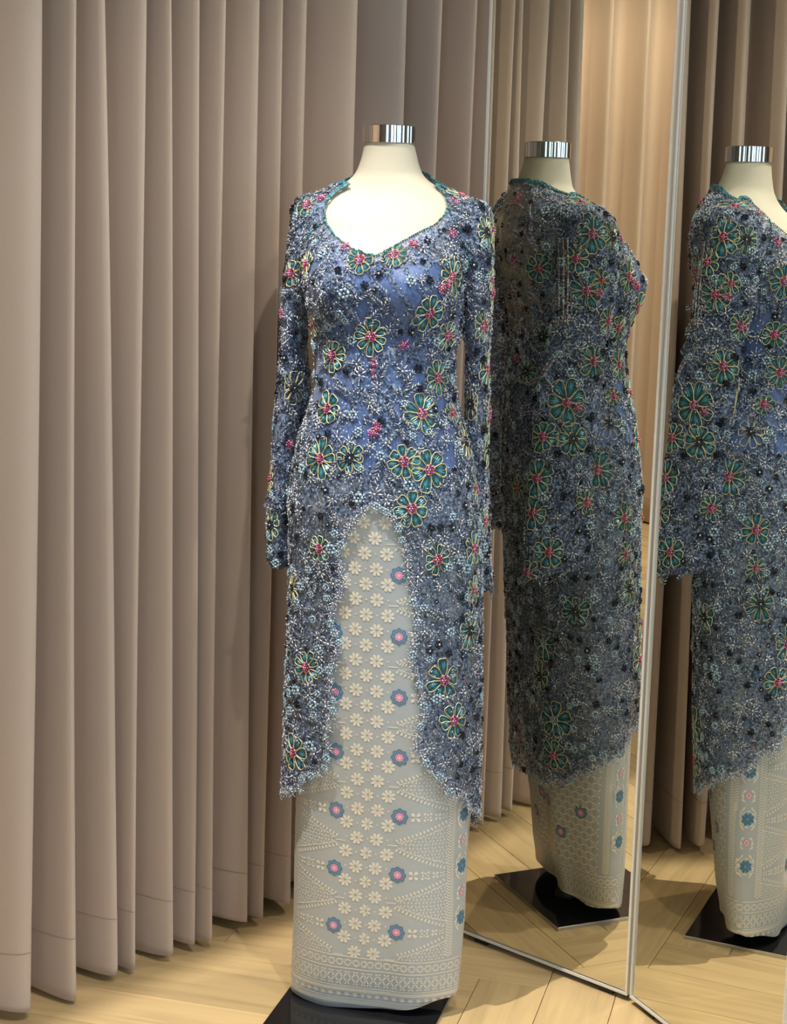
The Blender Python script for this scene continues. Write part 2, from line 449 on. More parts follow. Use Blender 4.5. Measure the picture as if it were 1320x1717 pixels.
# ------------------------------------------------------------------ folding mirror
HINGE = np.array([.445, .005]); LEFT = np.array([.149, .263])
d1 = (LEFT - HINGE); w1 = np.linalg.norm(d1); d1 /= w1
nn1 = np.array([.65622, .75457])
a2 = math.radians(64.6); nn2 = np.array([math.sin(a2), math.cos(a2)]); d2 = np.array([nn2[1], -nn2[0]])
MT = 2.40; MZ = .012
fold = empty('folding_mirror', (HINGE[0], HINGE[1], 0))
tag(fold, 'tall folding floor mirror with two hinged panels in thin silver frames', 'mirror')
def panel(d, n, start, w, fr, glass_mat):
    """d: direction away from the hinge, n: away from the viewer (into the back)"""
    def P(s, dep, z): return (d[0] * s + n[0] * dep, d[1] * s + n[1] * dep, z)
    def pbox(s0, s1, e0, e1, z0, z1):
        V = [P(s0, e0, z0), P(s1, e0, z0), P(s1, e1, z0), P(s0, e1, z0), P(s0, e0, z1), P(s1, e0, z1), P(s1, e1, z1), P(s0, e1, z1)]
        return np.array(V), [(0, 3, 2, 1), (4, 5, 6, 7), (0, 1, 5, 4), (1, 2, 6, 5), (2, 3, 7, 6), (3, 0, 4, 7)]
    s0, s1 = start, w
    v, f = joinVF([pbox(s0, s0 + fr, -.003, .018, MZ, MT), pbox(s1 - fr, s1, -.003, .018, MZ, MT),
                   pbox(s0 + fr, s1 - fr, -.003, .018, MZ, MZ + fr), pbox(s0 + fr, s1 - fr, -.003, .018, MT - fr, MT)])
    pan = obj('mirror_panel', v, f, M['frame'], fold)
    v, f = pbox(s0 + fr + .0022, s1 - fr - .0022, .0002, .004, MZ + fr + .0022, MT - fr - .0022)
    obj('mirror_glass', v, f, glass_mat, pan)
    v, f = pbox(s0 + .001, s1 - .001, .0045, .019, MZ - .006, MT - .001)
    obj('backing_board', v, f, M['backing'], pan)
    for s in (s0 + .05, s1 - .05):
        v, f = pbox(s - .015, s + .015, .004, .016, 0, MZ - .006)
        obj('foot', v, f, M['backing'], pan)
    return pan
panel(d1, nn1, .004, w1, .0045, M['mirror'])
panel(d2, nn2, .004, .42, .0045, M['mirror'])
for z in (.25, 1.13, 2.1):
    v, f = lathe([(.0001, z - .035), (.004, z - .035), (.004, z + .035), (.0001, z + .035)], 12, (0.0015, .010))
    obj('hinge', v, f, M['steel_edge'], fold, False)

# mirror rays, to find where a mark seen in the mirror sits on the garment
A1 = np.array([LEFT[0], LEFT[1], 0]); NN1 = np.array([nn1[0], nn1[1], 0])
def mray(x, y):
    o, d = pray(x, y)
    o2 = o - 2 * ((o - A1) @ NN1) * NN1
    d2_ = d - 2 * (d @ NN1) * NN1
    return o2, d2_

# ------------------------------------------------------------------ body sections
YAW = math.radians(-13)          # the form is turned a little to the left of the picture
cyaw, syaw = math.cos(YAW), math.sin(YAW)
#   z     cx     a      yfront  yback
TORSO = np.array([
 (1.500, -.023, .0455, .066, .157), (1.480, -.022, .050, .064, .161), (1.460, -.022, .056, .061, .168), (1.445, -.022, .064, .058, .175),
 (1.432, -.021, .080, .052, .181), (1.420, -.020, .106, .044, .187), (1.408, -.019, .130, .032, .192), (1.393, -.018, .146, .014, .197),
 (1.372, -.018, .150, -.006, .202), (1.346, -.018, .148, -.024, .203), (1.308, -.020, .141, -.052, .197), (1.282, -.022, .136, -.063, .191),
 (1.262, -.022, .133, -.068, .187), (1.233, -.021, .130, -.065, .182), (1.184, -.020, .122, -.051, .174), (1.135, -.021, .115, -.049, .169),
 (1.100, -.021, .115, -.053, .167), (1.070, -.020, .119, -.058, .166), (1.036, -.019, .128, -.064, .166), (1.005, -.020, .139, -.070, .166),
 (.970, -.019, .146, -.075, .165), (.905, -.019, .155, -.083, .163), (.872, -.017, .158, -.085, .161), (.770, -.013, .160, -.083, .152)])
JACK = np.array([r for r in TORSO if r[0] > .9] and list(map(tuple, TORSO)) + [
 (.66, -.012, .162, -.085, .143), (.55, -.011, .164, -.089, .133), (.45, -.011, .165, -.091, .126), (.32, -.013, .166, -.089, .114), (.24, -.012, .165, -.088, .108)])
SKIRT = np.array([(1.10, -.021, .116, -.053, .167), (1.036, -.019, .129, -.064, .166), (.970, -.019, .147, -.075, .165), (.905, -.019, .156, -.083, .163),
 (.770, -.013, .159, -.082, .150), (.66, -.012, .158, -.083, .138), (.55, -.010, .157, -.085, .124), (.45, -.008, .155, -.086, .114),
 (.38, -.007, .154, -.086, .104), (.28, -.010, .152, -.086, .090), (.175, -.011, .151, -.086, .074), (.09, -.014, .150, -.085, .062), (.03, -.017, .149, -.082, .050), (.0, -.018, .149, -.082, .048)])
def interp_tab(T, v):
    """T rows ordered from top to bottom; v = row index (float); smooth (Catmull-Rom)"""
    i = int(min(max(math.floor(v), 0), len(T) - 2)); f = v - i
    p0 = T[max(i - 1, 0)]; p1 = T[i]; p2 = T[i + 1]; p3 = T[min(i + 2, len(T) - 1)]
    return .5 * ((2 * p1) + (-p0 + p2) * f + (2 * p0 - 5 * p1 + 4 * p2 - p3) * f * f + (-p0 + 3 * p1 - 3 * p2 + p3) * f ** 3)
def section(row, th, off=0., bust=True):
    """th array, 0 = wearer's picture-right side, -90deg = front"""
    z, cx, a, yf, yb = row
    cy = .5 * (yf + yb); b = .5 * (yb - yf)
    # extents in world axes -> local half axes
    c2, s2 = cyaw ** 2, syaw ** 2
    a_l = math.sqrt(max(1e-6, (a * a * c2 - b * b * s2) / (c2 * c2 - s2 * s2)))
    b_l = math.sqrt(max(1e-6, (b * b * c2 - a * a * s2) / (c2 * c2 - s2 * s2)))
    a_l += off; b_l += off
    e = 2 / 2.15
    c = np.cos(th); s = np.sin(th)
    x = a_l * np.sign(c) * np.abs(c) ** e; y = b_l * np.sign(s) * np.abs(s) ** e
    if bust:
        for sg in (-1, 1):
            t0 = -PI / 2 + sg * .52
            dth = (th - t0 + PI) % (2 * PI) - PI
            g = .014 * math.exp(-((z - 1.255) / .05) ** 2)
            y = y - g * np.exp(-(dth / .36) ** 2); x = x + g * .35 * sg * np.exp(-(dth / .36) ** 2)
        dth = (th + PI / 2 + PI) % (2 * PI) - PI
        y = y + .010 * math.exp(-((z - 1.26) / .06) ** 2) * np.exp(-(dth / .22) ** 2)
    X = cx + cyaw * x - syaw * y; Y = cy + syaw * x + cyaw * y
    return np.stack([X, Y, np.full_like(X, z)], 1)
def surf(T, v0, v1, nv, nth, off=0., th=None):
    th = np.linspace(0, 2 * PI, nth, endpoint=False) if th is None else th
    return np.vstack([section(interp_tab(T, v), th, off) for v in np.linspace(v0, v1, nv)]), len(th)

# ------------------------------------------------------------------ dress form
PC = np.array([-.032, -.037])       # centre of the base plate
form = empty('dress_form', (PC[0], PC[1], 0))
tag(form, 'ivory headless dress form with chrome neck cap on a glossy black base', 'mannequin')
FL = np.array([PC[0], PC[1], 0.])
V, nth = surf(TORSO, 0, len(TORSO) - 1, 90, 72, -.004)
Fq = gridF(nth, 90, True)
Fq.append(tuple(range(89 * nth, 90 * nth))); Fq.append(tuple(reversed(range(nth))))
obj('torso', V - FL, Fq, M['ivory'], form, True)
v, f = joinVF([lathe(pr, 96, (-.0235, .1115)) for pr in ([(.0455, 1.4985), (.0455, 1.5262)], [(.0455, 1.5262), (.0440, 1.5274)], [(.0440, 1.5274), (.0001, 1.5274)], [(.0001, 1.4985), (.0455, 1.4985)])])
obj('neck_cap', v - FL, f, M['chrome'], form, True)
# base plate, post
pd = np.array([-.966, .258]); pn = np.array([-.258, -.966])      # plate axes
hs = .1425
V = []
for z, ins in ((.0, 0), (.0065, 0), (.0075, .001)):
    for s, t in ((-1, -1), (1, -1), (1, 1), (-1, 1)): V.append((*(pd * s * (hs - ins) + pn * t * (hs - ins)), z))
Fq = [(8, 9, 10, 11), (3, 2, 1, 0)] + [(r + k, r + (k + 1) % 4, r + 4 + (k + 1) % 4, r + 4 + k) for r in (0, 4) for k in range(4)]
obj('base_plate', V, [tuple(reversed(q)) for q in Fq], [M['blackgloss'], M['steel_edge']], form, False, [0, 0] + [1] * 8)
v, f = lathe([(.0001, .0072), (.020, .0072), (.020, .014), (.017, .020), (.016, .03), (.016, .78), (.0001, .78)], 32, (.02, .05))
obj('post', v, f, M['backing'], form, True)

# ------------------------------------------------------------------ skirt
skirt = empty('brocade_skirt', (PC[0], PC[1], 0))
tag(skirt, 'long silver-grey brocade skirt with pale gold flowers and blue pink rosettes', 'skirt')
def hem_z(th):
    dg = np.degrees(th % (2 * PI))
    return np.interp(dg, [0, 40, 90, 140, 180, 225, 265, 300, 330, 360], [.042, .036, .050, .044, .016, .009, .011, .022, .036, .042]) + .0015 * np.sin(7 * th)
SK_T = SKIRT
def skirt_row(z, th):
    v = np.interp(-z, -SK_T[:, 0], np.arange(len(SK_T)))
    row = interp_tab(SK_T, v); row = row.copy(); row[0] = z
    P = section(row, th, 0., False)
    th = th % (2 * PI)
    # soft vertical folds growing to the hem
    k = max(0., min(1., (.75 - z) / .75))
    cxy = P[:, :2].mean(0); rad = P[:, :2] - cxy
    fold = .0035 * k * np.sin(5 * th + 1.0) + .006 * k * k * np.exp(-((th - 4.3) / .22) ** 2) - .007 * k * np.exp(-((th - 4.95) / .16) ** 2) + .012 * k * k * np.exp(-(((th - 1.25) / .16)) ** 2) - .012 * k * k * np.exp(-(((th - 1.62) / .18)) ** 2)
    P[:, :2] += rad / np.linalg.norm(rad, axis=1)[:, None] * fold[:, None]
    return P
NTH = 192
thS = np.linspace(0, 2 * PI, NTH, endpoint=False)
zlev = np.linspace(1.0, 0, 110)
V = []; UV = []
for w in zlev:
    rows = []
    zz = hem_z(thS) + (1.0 - hem_z(thS)) * w
    # evaluate per mean height then set individual heights
    P = skirt_row(float(zz.mean()), thS); P[:, 2] = zz
    V.append(P); UV.append(np.stack([thS / (2 * PI), zz], 1))
V = np.vstack(V); UV = np.vstack(UV)
SKV = V; SKF = [tuple(reversed(q)) for q in gridF(NTH, 110, True)]
o = obj('skirt_cloth', V - FL, np.array(SKF), M['brocade'], skirt, True, uv=UV)
md = o.modifiers.new('thickness', 'SOLIDIFY'); md.thickness = .0015; md.offset = -1
# arc-length map: u metres round the front from the flower column, z height
TH0 = 4.712 + YAW * 0 - .02
def arc_table(z):
    th = np.linspace(TH0 - PI, TH0 + PI, 721)
    P = skirt_row(z, th)
    s = np.concatenate([[0], np.cumsum(np.linalg.norm(np.diff(P, axis=0), axis=1))])
    return th, s - s[360]
ARC_Z = np.linspace(0.0, 1.0, 101)
ARC = [arc_table(z) for z in ARC_Z]
SROW = {}
def sk_pt(u, z, off=.0007):
    zi = min(max(z, .0), .999) * 100; i = int(zi); fz = zi - i
    out = []
    for j in (i, i + 1):
        th, s = ARC[j]
        out.append(np.interp(u, s, th))
    t = out[0] * (1 - fz) + out[1] * fz
    tt = np.array([t - .01, t, t + .01])
    P = skirt_row(z, tt)
    tg = P[2] - P[0]; n = np.array([tg[1], -tg[0], 0]); n /= np.linalg.norm(n)
    return P[1] + n * off

SKBVH = BVHTree.FromPolygons([tuple(v) for v in SKV.tolist()], SKF)
_sk_pt = sk_pt
def sk_pt(u, z, off=.0007):
    q = Vector(_sk_pt(u, z, 0.)); r = SKBVH.find_nearest(q)
    n = r[1]; c = Vector((q.x + .015, q.y - .0, 0)); yc = np.interp(-z, -SK_T[:, 0], .5 * (SK_T[:, 3] + SK_T[:, 4]))
    if n.dot(Vector((q.x + .015, q.y - yc, 0))) < 0: n = -n
    return np.array(r[0] + n * off)

class Pat:
    def __init__(s): s.V = []; s.F = []
    def poly(s, pts, off=.0007):
        b = len(s.V)
        for u, z in pts: s.V.append(sk_pt(u, z, off))
        s.F.append(tuple(range(b, b + len(pts))))
    def petal(s, u, z, ang, r0, r1, w, off=.0007):
        c, n = math.cos(ang), math.sin(ang)
        loc = [(r0, 0), (r0 + (r1 - r0) * .45, w * .8), (r0 + (r1 - r0) * .8, w), (r1, w * .45), (r1, -w * .45), (r0 + (r1 - r0) * .8, -w), (r0 + (r1 - r0) * .45, -w * .8)]
        s.poly([(u + c * p - n * q, z + n * p + c * q) for p, q in loc], off)
    def build(s, name, m, parent, stuff=False):
        o = obj(name, np.array(s.V) - FL, s.F, m, parent)
        if stuff: o['kind'] = 'stuff'
        return o
    def rect(s, u, z, a, b, ang=0, off=.0007):
        c, n = math.cos(ang), math.sin(ang)
        s.poly([(u + c * p - n * q, z + n * p + c * q) for p, q in ((-a, -b), (a, -b), (a, b), (-a, b))], off)
Z_ROS = [.163 + .1045 * k for k in range(8)]       # heights of the rosette rows
zpx = {}
def flower8(pt, u, z, r):
    for k in range(8):
        pt.petal(u, z, PI / 8 + k * PI / 4, r * .10, r, r * .23)
fl = Pat()
# woven flower lattice between the rosettes
for j in range(-2, 19):
    for ci, u in enumerate((-.037, -.0185, 0., .0185, .037)):
        z = .145 + j * .0523 + (.026 if ci % 2 else 0)
        if z < .115 or z > .93: continue
        flower8(fl, u, z, .0118)
        fl.petal(u, z + .026, 0, -.0016, .0016, .0016)
fl.build('gold_flower_weave', M['goldthread'], skirt, True)
# rosettes, each its own part
def rosette(u, z, r=.0135):
    e = Pat()
    def ring(rr, off, n=8, amp=.10):
        e.poly([(u + rr * (1 + amp * math.cos(n * t)) * math.cos(t), z + rr * 1.02 * (1 + amp * math.cos(n * t)) * math.sin(t)) for t in np.linspace(0, 2 * PI, 40, endpoint=False)], off)
    ring(r, .0007); ring(r * .84, .0009); ring(r * .66, .0011); ring(r * .52, .0013); ring(r * .22, .0015, 4, .2)
    return obj('woven_rosette', np.array(e.V) - FL, e.F, [M['bluethread'], M['midblue'], M['bluethread'], M['pinkthread'], M['palepink']], skirt, idx=[0, 1, 2, 3, 4])
for z in Z_ROS:
    for sg in (-1, 1): rosette(sg * .056, z)
# rows of small squares, bamboo-shoot triangles, chevron bands, side border
g = Pat()
for sg in (-1, 1):
    for z in Z_ROS:
        for u, r in ((.083, .0085), (.104, .0080), (.122, .0060), (.135, .0048)):
            if u in (.083, .122):
                for k in range(4):
                    a = PI / 4 + k * PI / 2
                    g.petal(sg * u, z, a, r * .15, r * 1.15, r * .36)
            else:
                for k in range(4):
                    a = PI / 4 + k * PI / 2
                    g.petal(sg * u, z, a, r * .65, r * 1.2, r * .32)
                    g.petal(sg * u, z, a + PI / 4, r * .25, r * .7, r * .26)
    for z in [Z_ROS[0] - .0522] + [q + .0522 for q in Z_ROS]:
        # triangle with the tip towards the front
        tip, base, hh = .044, .143, .036
        g.rect(sg * (tip + .002), z, .008, .0009)
        n = 14
        for k in range(n):
            f_ = (k + .5) / n
            u = tip + .008 + (base - tip - .008) * f_; h = hh * f_ + .004
            for s2 in (-1, 1):
                if z + s2 * h < .118: continue
                a = (PI * .68 if sg > 0 else PI * .32) * s2
                g.petal(sg * u, z + s2 * h * .98, a, -.001, .0068, .0017)
                g.petal(sg * (u + .002), z + s2 * h * .86, a * .3 if sg > 0 else PI - (PI - abs(a)) * .3 * s2, -.003, .0042, .0012)
                m_ = int(h / .0062)
                for q in range(m_):
                    hz = z + s2 * (q + .5) * .0058
                    g.petal(sg * (u + (.0022 if q % 2 else 0)), hz, (PI * .3 if (q + k) % 2 else PI * .7) * s2, -.0026, .0028, .0011)
    # chevron band
    zc = .118
    while zc < .93:
        for u0 in (.1500, .2055):
            for s2 in (-1, 1):
                g.rect(sg * (u0 + s2 * .0036), zc, .0044, .0010, .65 * s2)
        zc += .0052
    # border panel hooks and ovals
    for k in range(9):
        zz = .180 + k * .0935
        if zz > .93: break
        for s2 in (-1, 1):
            for (du, dz, a, l, w) in ((.010, .018, 2.2, .010, .0020), (.015, .008, 1.7, .010, .0017), (.015, -.008, 1.45, .010, .0017), (.010, -.018, .95, .010, .0020), (.009, .036, .6, .007, .0022), (.011, .044, 1.4, .008, .0022), (.009, .054, 2.4, .007, .0022)):
                g.petal(sg * .178 + s2 * du, zz + dz, a if s2 > 0 else PI - a, -l * .7, l * .7, w)
        for k2 in range(8):
            for r_ in (.0135,):
                a = k2 * PI / 4
                g.petal(sg * .178 + r_ * .95 * math.cos(a), zz + r_ * 1.15 * math.sin(a), a + PI / 2, -.005, .005, .0016)
g.build('gold_bamboo_shoot_weave', M['goldthread'], skirt, True)
for sg in (-1, 1):
    for k in range(8):
        zz = .180 + k * .0935
        e = Pat()
        for q in range(8): e.petal(sg * .178, zz, PI / 8 + q * PI / 4, .0012, .0125, .0032, .001)
        e.build('blue_woven_flower', M['bluethread'], skirt)
        zz += .047
        e = Pat()
        def dia(r, off): e.poly([(sg * .178 + r, zz), (sg * .178, zz + r * 1.25), (sg * .178 - r, zz), (sg * .178, zz - r * 1.25)], off)
        dia(.0075, .0008); dia(.0055, .0010); dia(.0036, .0012)
        obj('pink_woven_diamond', np.array(e.V) - FL, e.F, [M['pinkthread'], M['goldthread'], M['pinkthread']], skirt, idx=[0, 1, 2])
# back lattice with rosettes
b_ = Pat()
zc = .12; r = 0
while zc < .62:
    for k in range(-9, 10):
        u = .425 + k * .0215 + (.0107 if r % 2 else 0)
        if abs(u - .425) > .205: continue
        uu = u if u < .425 else u - .85
        for q in range(4):
            b_.petal(uu, zc, PI / 4 + q * PI / 2, .004, .0135, .0016)
            b_.petal(uu, zc, q * PI / 2, .001, .006, .0016)
    zc += .0135; r += 1
b_.build('gold_lattice_weave', M['goldthread'], skirt, True)
for k, (u, z) in enumerate([(.262, .235), (.262, .345), (.312, .18), (.312, .29), (.362, .235), (.362, .345), (.412, .18), (.412, .29), (-.262, .235), (-.262, .345), (-.312, .18), (-.312, .29), (-.362, .235), (-.362, .345)]):
    rosette(u, z, .0145)
# hem borders
h = Pat()
for sgm in range(-60, 60):
    u = sgm * .0142
    if abs(u) > .424: continue
    for dz in (.1085, .0865, .0525):
        h.rect(u, dz, .0072, .0009)
    for q in range(8):     # small rosettes in the upper band
        h.petal(u, .0975, q * PI / 4, .003, .0066, .0014)
    for q in range(4):
        h.petal(u + .0071, .0975, PI / 4 + q * PI / 2, .0005, .0095, .0007)
    for rr, zc in ((0, .0775), (1, .0690), (0, .0605)):
        for q in range(4): h.petal(u + .0071 * rr, zc, PI / 4 + q * PI / 2, .0004, .0056, .0015)
    for q in range(5):
        for s2 in (-1, 1):
            h.petal(u + (q - 2) * .0029, .0455, PI / 2 + s2 * .7, -.006, .006, .0007)
    if True:
        for q in range(4): h.petal(u, .0365, q * PI / 4, -.0065, .0065, .0008)
for zc in (.0300, .0262, .0235, .0210):
    for sgm in range(-60, 60):
        u = sgm * .0142
        if abs(u) < .15: h.rect(u, zc, .0072, .0007)
h.build('gold_border_weave', M['goldthread'], skirt, True)

# ------------------------------------------------------------------ kebaya
keb = empty('beaded_lace_tunic', (PC[0], PC[1], 0))
tag(keb, 'dusty blue long-sleeved lace tunic covered in beads and teal flowers', 'tunic')
# blue lining
V = []; thL = np.linspace(0, 2 * PI, 120, endpoint=False)
def lin_top(th):
    s = -np.sin(th)                          # 1 at front
    dth = (th + PI / 2 + PI) % (2 * PI) - PI
    return 1.19 + .140 * np.clip(s, 0, 1) ** .6 - .034 * np.exp(-(dth / .2) ** 2) - .02 * np.clip(-s, 0, 1)
lo_ = .955 + .02 * np.sin(thL * 2 + .5)
tz = TORSO[::-1, 0]
for w in np.linspace(0, 1, 50):
    zz = lo_ + (lin_top(thL) - lo_) * w
    rows = []
    for t, z in zip(thL, zz):
        v = np.interp(-z, -TORSO[:, 0], np.arange(len(TORSO)))
        rows.append(section(interp_tab(TORSO, v), np.array([t]), .0026)[0])
    V.append(np.array(rows))
o = obj('blue_lining', np.vstack(V) - FL, np.array(gridF(120, 50, True)), M['navy'], keb, True)

OPEN_L = [(622, 846), (606, 858), (590, 880), (578, 905), (566, 925), (572, 955), (574, 990), (558, 1015), (555, 1045), (568, 1075), (566, 1100), (552, 1125), (554, 1160), (562, 1185), (552, 1205), (546, 1235), (552, 1260), (546, 1290), (528, 1298), (508, 1302), (502, 1325), (472, 1328), (440, 1328)]
OPEN_R = [(622, 846), (640, 852), (662, 872), (676, 905), (684, 935), (686, 965), (692, 990), (694, 1015), (702, 1040), (694, 1070), (690, 1100), (698, 1135), (706, 1165), (712, 1200), (702, 1225), (700, 1255), (712, 1275), (728, 1300), (744, 1306), (752, 1330), (764, 1338), (778, 1334), (786, 1358), (800, 1362), (850, 1362)]
NECK = [(560, 180), (572, 300), (585, 311), (566, 322), (550, 338), (545, 352), (549, 374), (564, 396), (585, 413), (606, 424), (630, 429), (648, 421), (668, 409), (700, 391), (730, 376), (745, 360), (750, 345), (746, 329), (734, 316), (722, 302), (712, 288), (740, 180)]
poly_open = OPEN_L[::-1] + OPEN_R[1:] + [(850, 1700), (440, 1700)]
def inpoly(x, y, poly):
    ins = np.zeros(len(x), bool); n = len(poly)
    for i in range(n):
        x1, y1 = poly[i]; x2, y2 = poly[(i + 1) % n]
        c = ((y1 > y) != (y2 > y)) & (x < (x2 - x1) * (y - y1) / (y2 - y1 + 1e-9) + x1)
        ins ^= c
    return ins
nth_j = 260; nvj = 420
# rows spaced evenly by height/arc
idxs = np.linspace(2.3, len(JACK) - 1, 2000)
rowsz = np.array([interp_tab(JACK, v) for v in idxs])
arc = np.concatenate([[0], np.cumsum(np.hypot(np.diff(rowsz[:, 0]), np.diff(rowsz[:, 2])))])
vv = np.interp(np.linspace(0, arc[-1], nvj), arc, idxs)
thJ = np.linspace(0, 2 * PI, nth_j, endpoint=False)
JV = []
for v in vv:
    row = interp_tab(JACK, v)
    z = row[0]
    P = section(row, thJ, .0042)
    k = max(0., min(1., (.95 - z) / .7))
    cxy = P[:, :2].mean(0); rad = P[:, :2] - cxy
    ff = k * (.003 * np.sin(7 * thJ + .4) + .002 * np.sin(11 * thJ + z * 6)) + .0035 * k
    P[:, :2] += rad / np.linalg.norm(rad, axis=1)[:, None] * ff[:, None]
    JV.append(P)
JV = np.vstack(JV)
JF = np.array(gridF(nth_j, nvj, True))
fc = JV[JF].mean(1)
px, py = pproj(fc)
# frontness in the form's own frame
floc_y = -syaw * (fc[:, 0] + .02) * 1 + cyaw * (fc[:, 1] - np.interp(-fc[:, 2], -JACK[:, 0], .5 * (JACK[:, 3] + JACK[:, 4])))
frontm = floc_y < .0
thf = np.repeat(np.arange(nvj - 1), nth_j) * 0 + np.tile(np.arange(nth_j), nvj - 1)
thfa = thJ[thf]
sfr = np.sin(thfa)
cut_open = (sfr < .15) & inpoly(px, py, poly_open)
cut_neck = (sfr < .10) & inpoly(px, py, NECK)
# back hem: lower at the back centre, scalloped
hemz = np.interp(thfa, [0, .3, .7, 1.2, 2.0, 2.7, PI, 3.6], [.345, .335, .305, .28, .28, .34, .392, .395]) + .010 * np.abs(np.sin(thfa * 8))
cut_hem = (sfr >= .15) & (fc[:, 2] < hemz)
backtop = (sfr > -.2) & (fc[:, 2] > np.interp(sfr, [-.2, 0, .5, 1], [1.424, 1.430, 1.450, 1.456]))
fronttop = (sfr <= -.2) & (fc[:, 2] > 1.430)
keep = ~(cut_open | cut_neck | cut_hem | backtop | fronttop)
JK = JF[keep]
def compact(V, Fq):
    u, inv = np.unique(Fq.ravel(), return_inverse=True)
    return V[u], inv.reshape(Fq.shape), u
BV, BF, bu = compact(JV, JK)
body = obj('tunic_body', BV - FL, BF, M['lace'], keb, True)
# sheer mesh panel over the upper back
th_v = thJ[bu % nth_j]
sheer = np.exp(-((th_v - 1.75) / .75) ** 4) * np.clip((BV[:, 2] - 1.13) / .08, 0, 1)
low = np.clip((.96 - BV[:, 2]) / .1, 0, 1) * .25
def lining_gap(P):
    """open patches where the plain lining shows: few beads there"""
    return np.sin(P[:, 0] * 95 + np.sin(P[:, 2] * 40) * 2.2) * np.sin(P[:, 2] * 70 + np.sin(P[:, 0] * 60) * 2)
patch = np.clip((lining_gap(BV) - .10) / .12, 0, 1) * ((BV[:, 2] > .97) & (BV[:, 2] < 1.30) & (np.sin(th_v) < .3)) * .95
sheer = np.maximum(sheer * np.clip((lining_gap(BV * .8 + .3) + .35) / .3, .35, 1), patch)
at_ = body.data.attributes.new('sheer', 'FLOAT', 'POINT')
at_.data.foreach_set('value', np.maximum(sheer, low).astype(np.float32))

# sleeves
SLV = {
 'R': [(1.412, .082, .085, .006, .010), (1.410, .090, .082, .024, .030), (1.402, .101, .075, .036, .045), (1.385, .109, .068, .042, .053), (1.345, .115, .060, .041, .056), (1.275, .131, .062, .0265, .056),
       (1.20, .135, .070, .0225, .056), (1.13, .139, .080, .0185, .057), (1.06, .141, .089, .0180, .059), (1.0, .142, .094, .0190, .060), (.93, .145, .098, .0185, .061), (.87, .149, .099, .0185, .063), (.80, .154, .098, .0185, .066), (.725, .158, .097, .0185, .069)],
 'L': [(1.412, -.122, .150, .006, .010), (1.410, -.129, .142, .024, .034), (1.402, -.140, .132, .036, .046), (1.385, -.146, .124, .042, .054), (1.345, -.150, .118, .041, .056), (1.275, -.172, .118, .026, .056),
       (1.20, -.181, .120, .0210, .056), (1.13, -.181, .126, .0225, .056), (1.06, -.181, .130, .0265, .056), (1.0, -.189, .128, .0250, .055), (.93, -.194, .124, .0240, .054), (.87, -.196, .120, .0240, .055), (.80, -.196, .116, .0245, .056), (.755, -.192, .114, .0275, .058)]}
sleeve_mesh = []
for key, T in SLV.items():
    T = np.array(T); n = 64; nv = 170
    th = np.linspace(0, 2 * PI, n, endpoint=False)
    idx = np.linspace(0, len(T) - 1, 1200); rz = np.array([interp_tab(T, v) for v in idx])
    arc = np.concatenate([[0], np.cumsum(np.hypot(np.diff(rz[:, 0]), np.hypot(np.diff(rz[:, 3]), np.diff(rz[:, 1]))))])
    vs = np.interp(np.linspace(0, arc[-1], nv), arc, idx)
    V = []
    for j, v in enumerate(vs):
        z, cx, cy, hx, hy = interp_tab(T, v)
        k = np.clip((1.3 - z) / .2, 0, 1)
        wr = 1 + k * (.05 * np.sin(3 * th + z * 20) + .05 * np.sin(th * 2 + z * 37))
        x = hx * np.cos(th) * wr; y = hy * np.sin(th) * (1 + k * .02 * np.sin(z * 31))
        tw = YAW
        X = cx + math.cos(tw) * x - math.sin(tw) * y * .45; Y = cy + math.sin(tw) * x * .5 + y
        zz = np.full(n, z)
        if j > nv * .8:
            w = (j - nv * .8) / (nv * .2)
            zz = zz + w * w * (-.018 * np.sin(th) + .008 * np.abs(np.sin(th * 4 + 1)))
        V.append(np.stack([X, Y, zz], 1))
    V = np.vstack(V); Fq = np.array(gridF(n, nv, True))
    o = obj('sleeve', V - FL, Fq, M['lace'], keb, True)
    sleeve_mesh.append((V, Fq))
    # pale sleeve stuffing is not visible: the sleeve is empty and flat

# combined surface for placing the embroidery
GV = np.vstack([BV] + [s[0] for s in sleeve_mesh])
GF = np.vstack([BF, sleeve_mesh[0][1] + len(BV), sleeve_mesh[1][1] + len(BV) + len(sleeve_mesh[0][0])])
BVH = BVHTree.FromPolygons([tuple(v) for v in GV.tolist()], GF.tolist())
COMP = [BVHTree.FromPolygons([tuple(v) for v in v_.tolist()], f_.tolist()) for v_, f_ in [(BV, BF)] + sleeve_mesh]
def comp_of(i): return 0 if i < len(BF) else (1 if i < len(BF) + len(sleeve_mesh[0][1]) else 2)
CUR = [0]
def hit(o, d):
    p, n, i, dist = BVH.ray_cast(Vector(o), Vector(d))
    if p is None: return None
    n = n if n.dot(Vector(d)) < 0 else -n
    CUR[0] = comp_of(i)
    return p, n
def frame(p, n, rot=0.):
    up = Vector((0, 0, 1)); t = up.cross(n)
    if t.length < 1e-3: t = Vector((1, 0, 0))
    t.normalize(); b = n.cross(t)
    c, s = math.cos(rot), math.sin(rot)
    return t * c + b * s, b * c - t * s

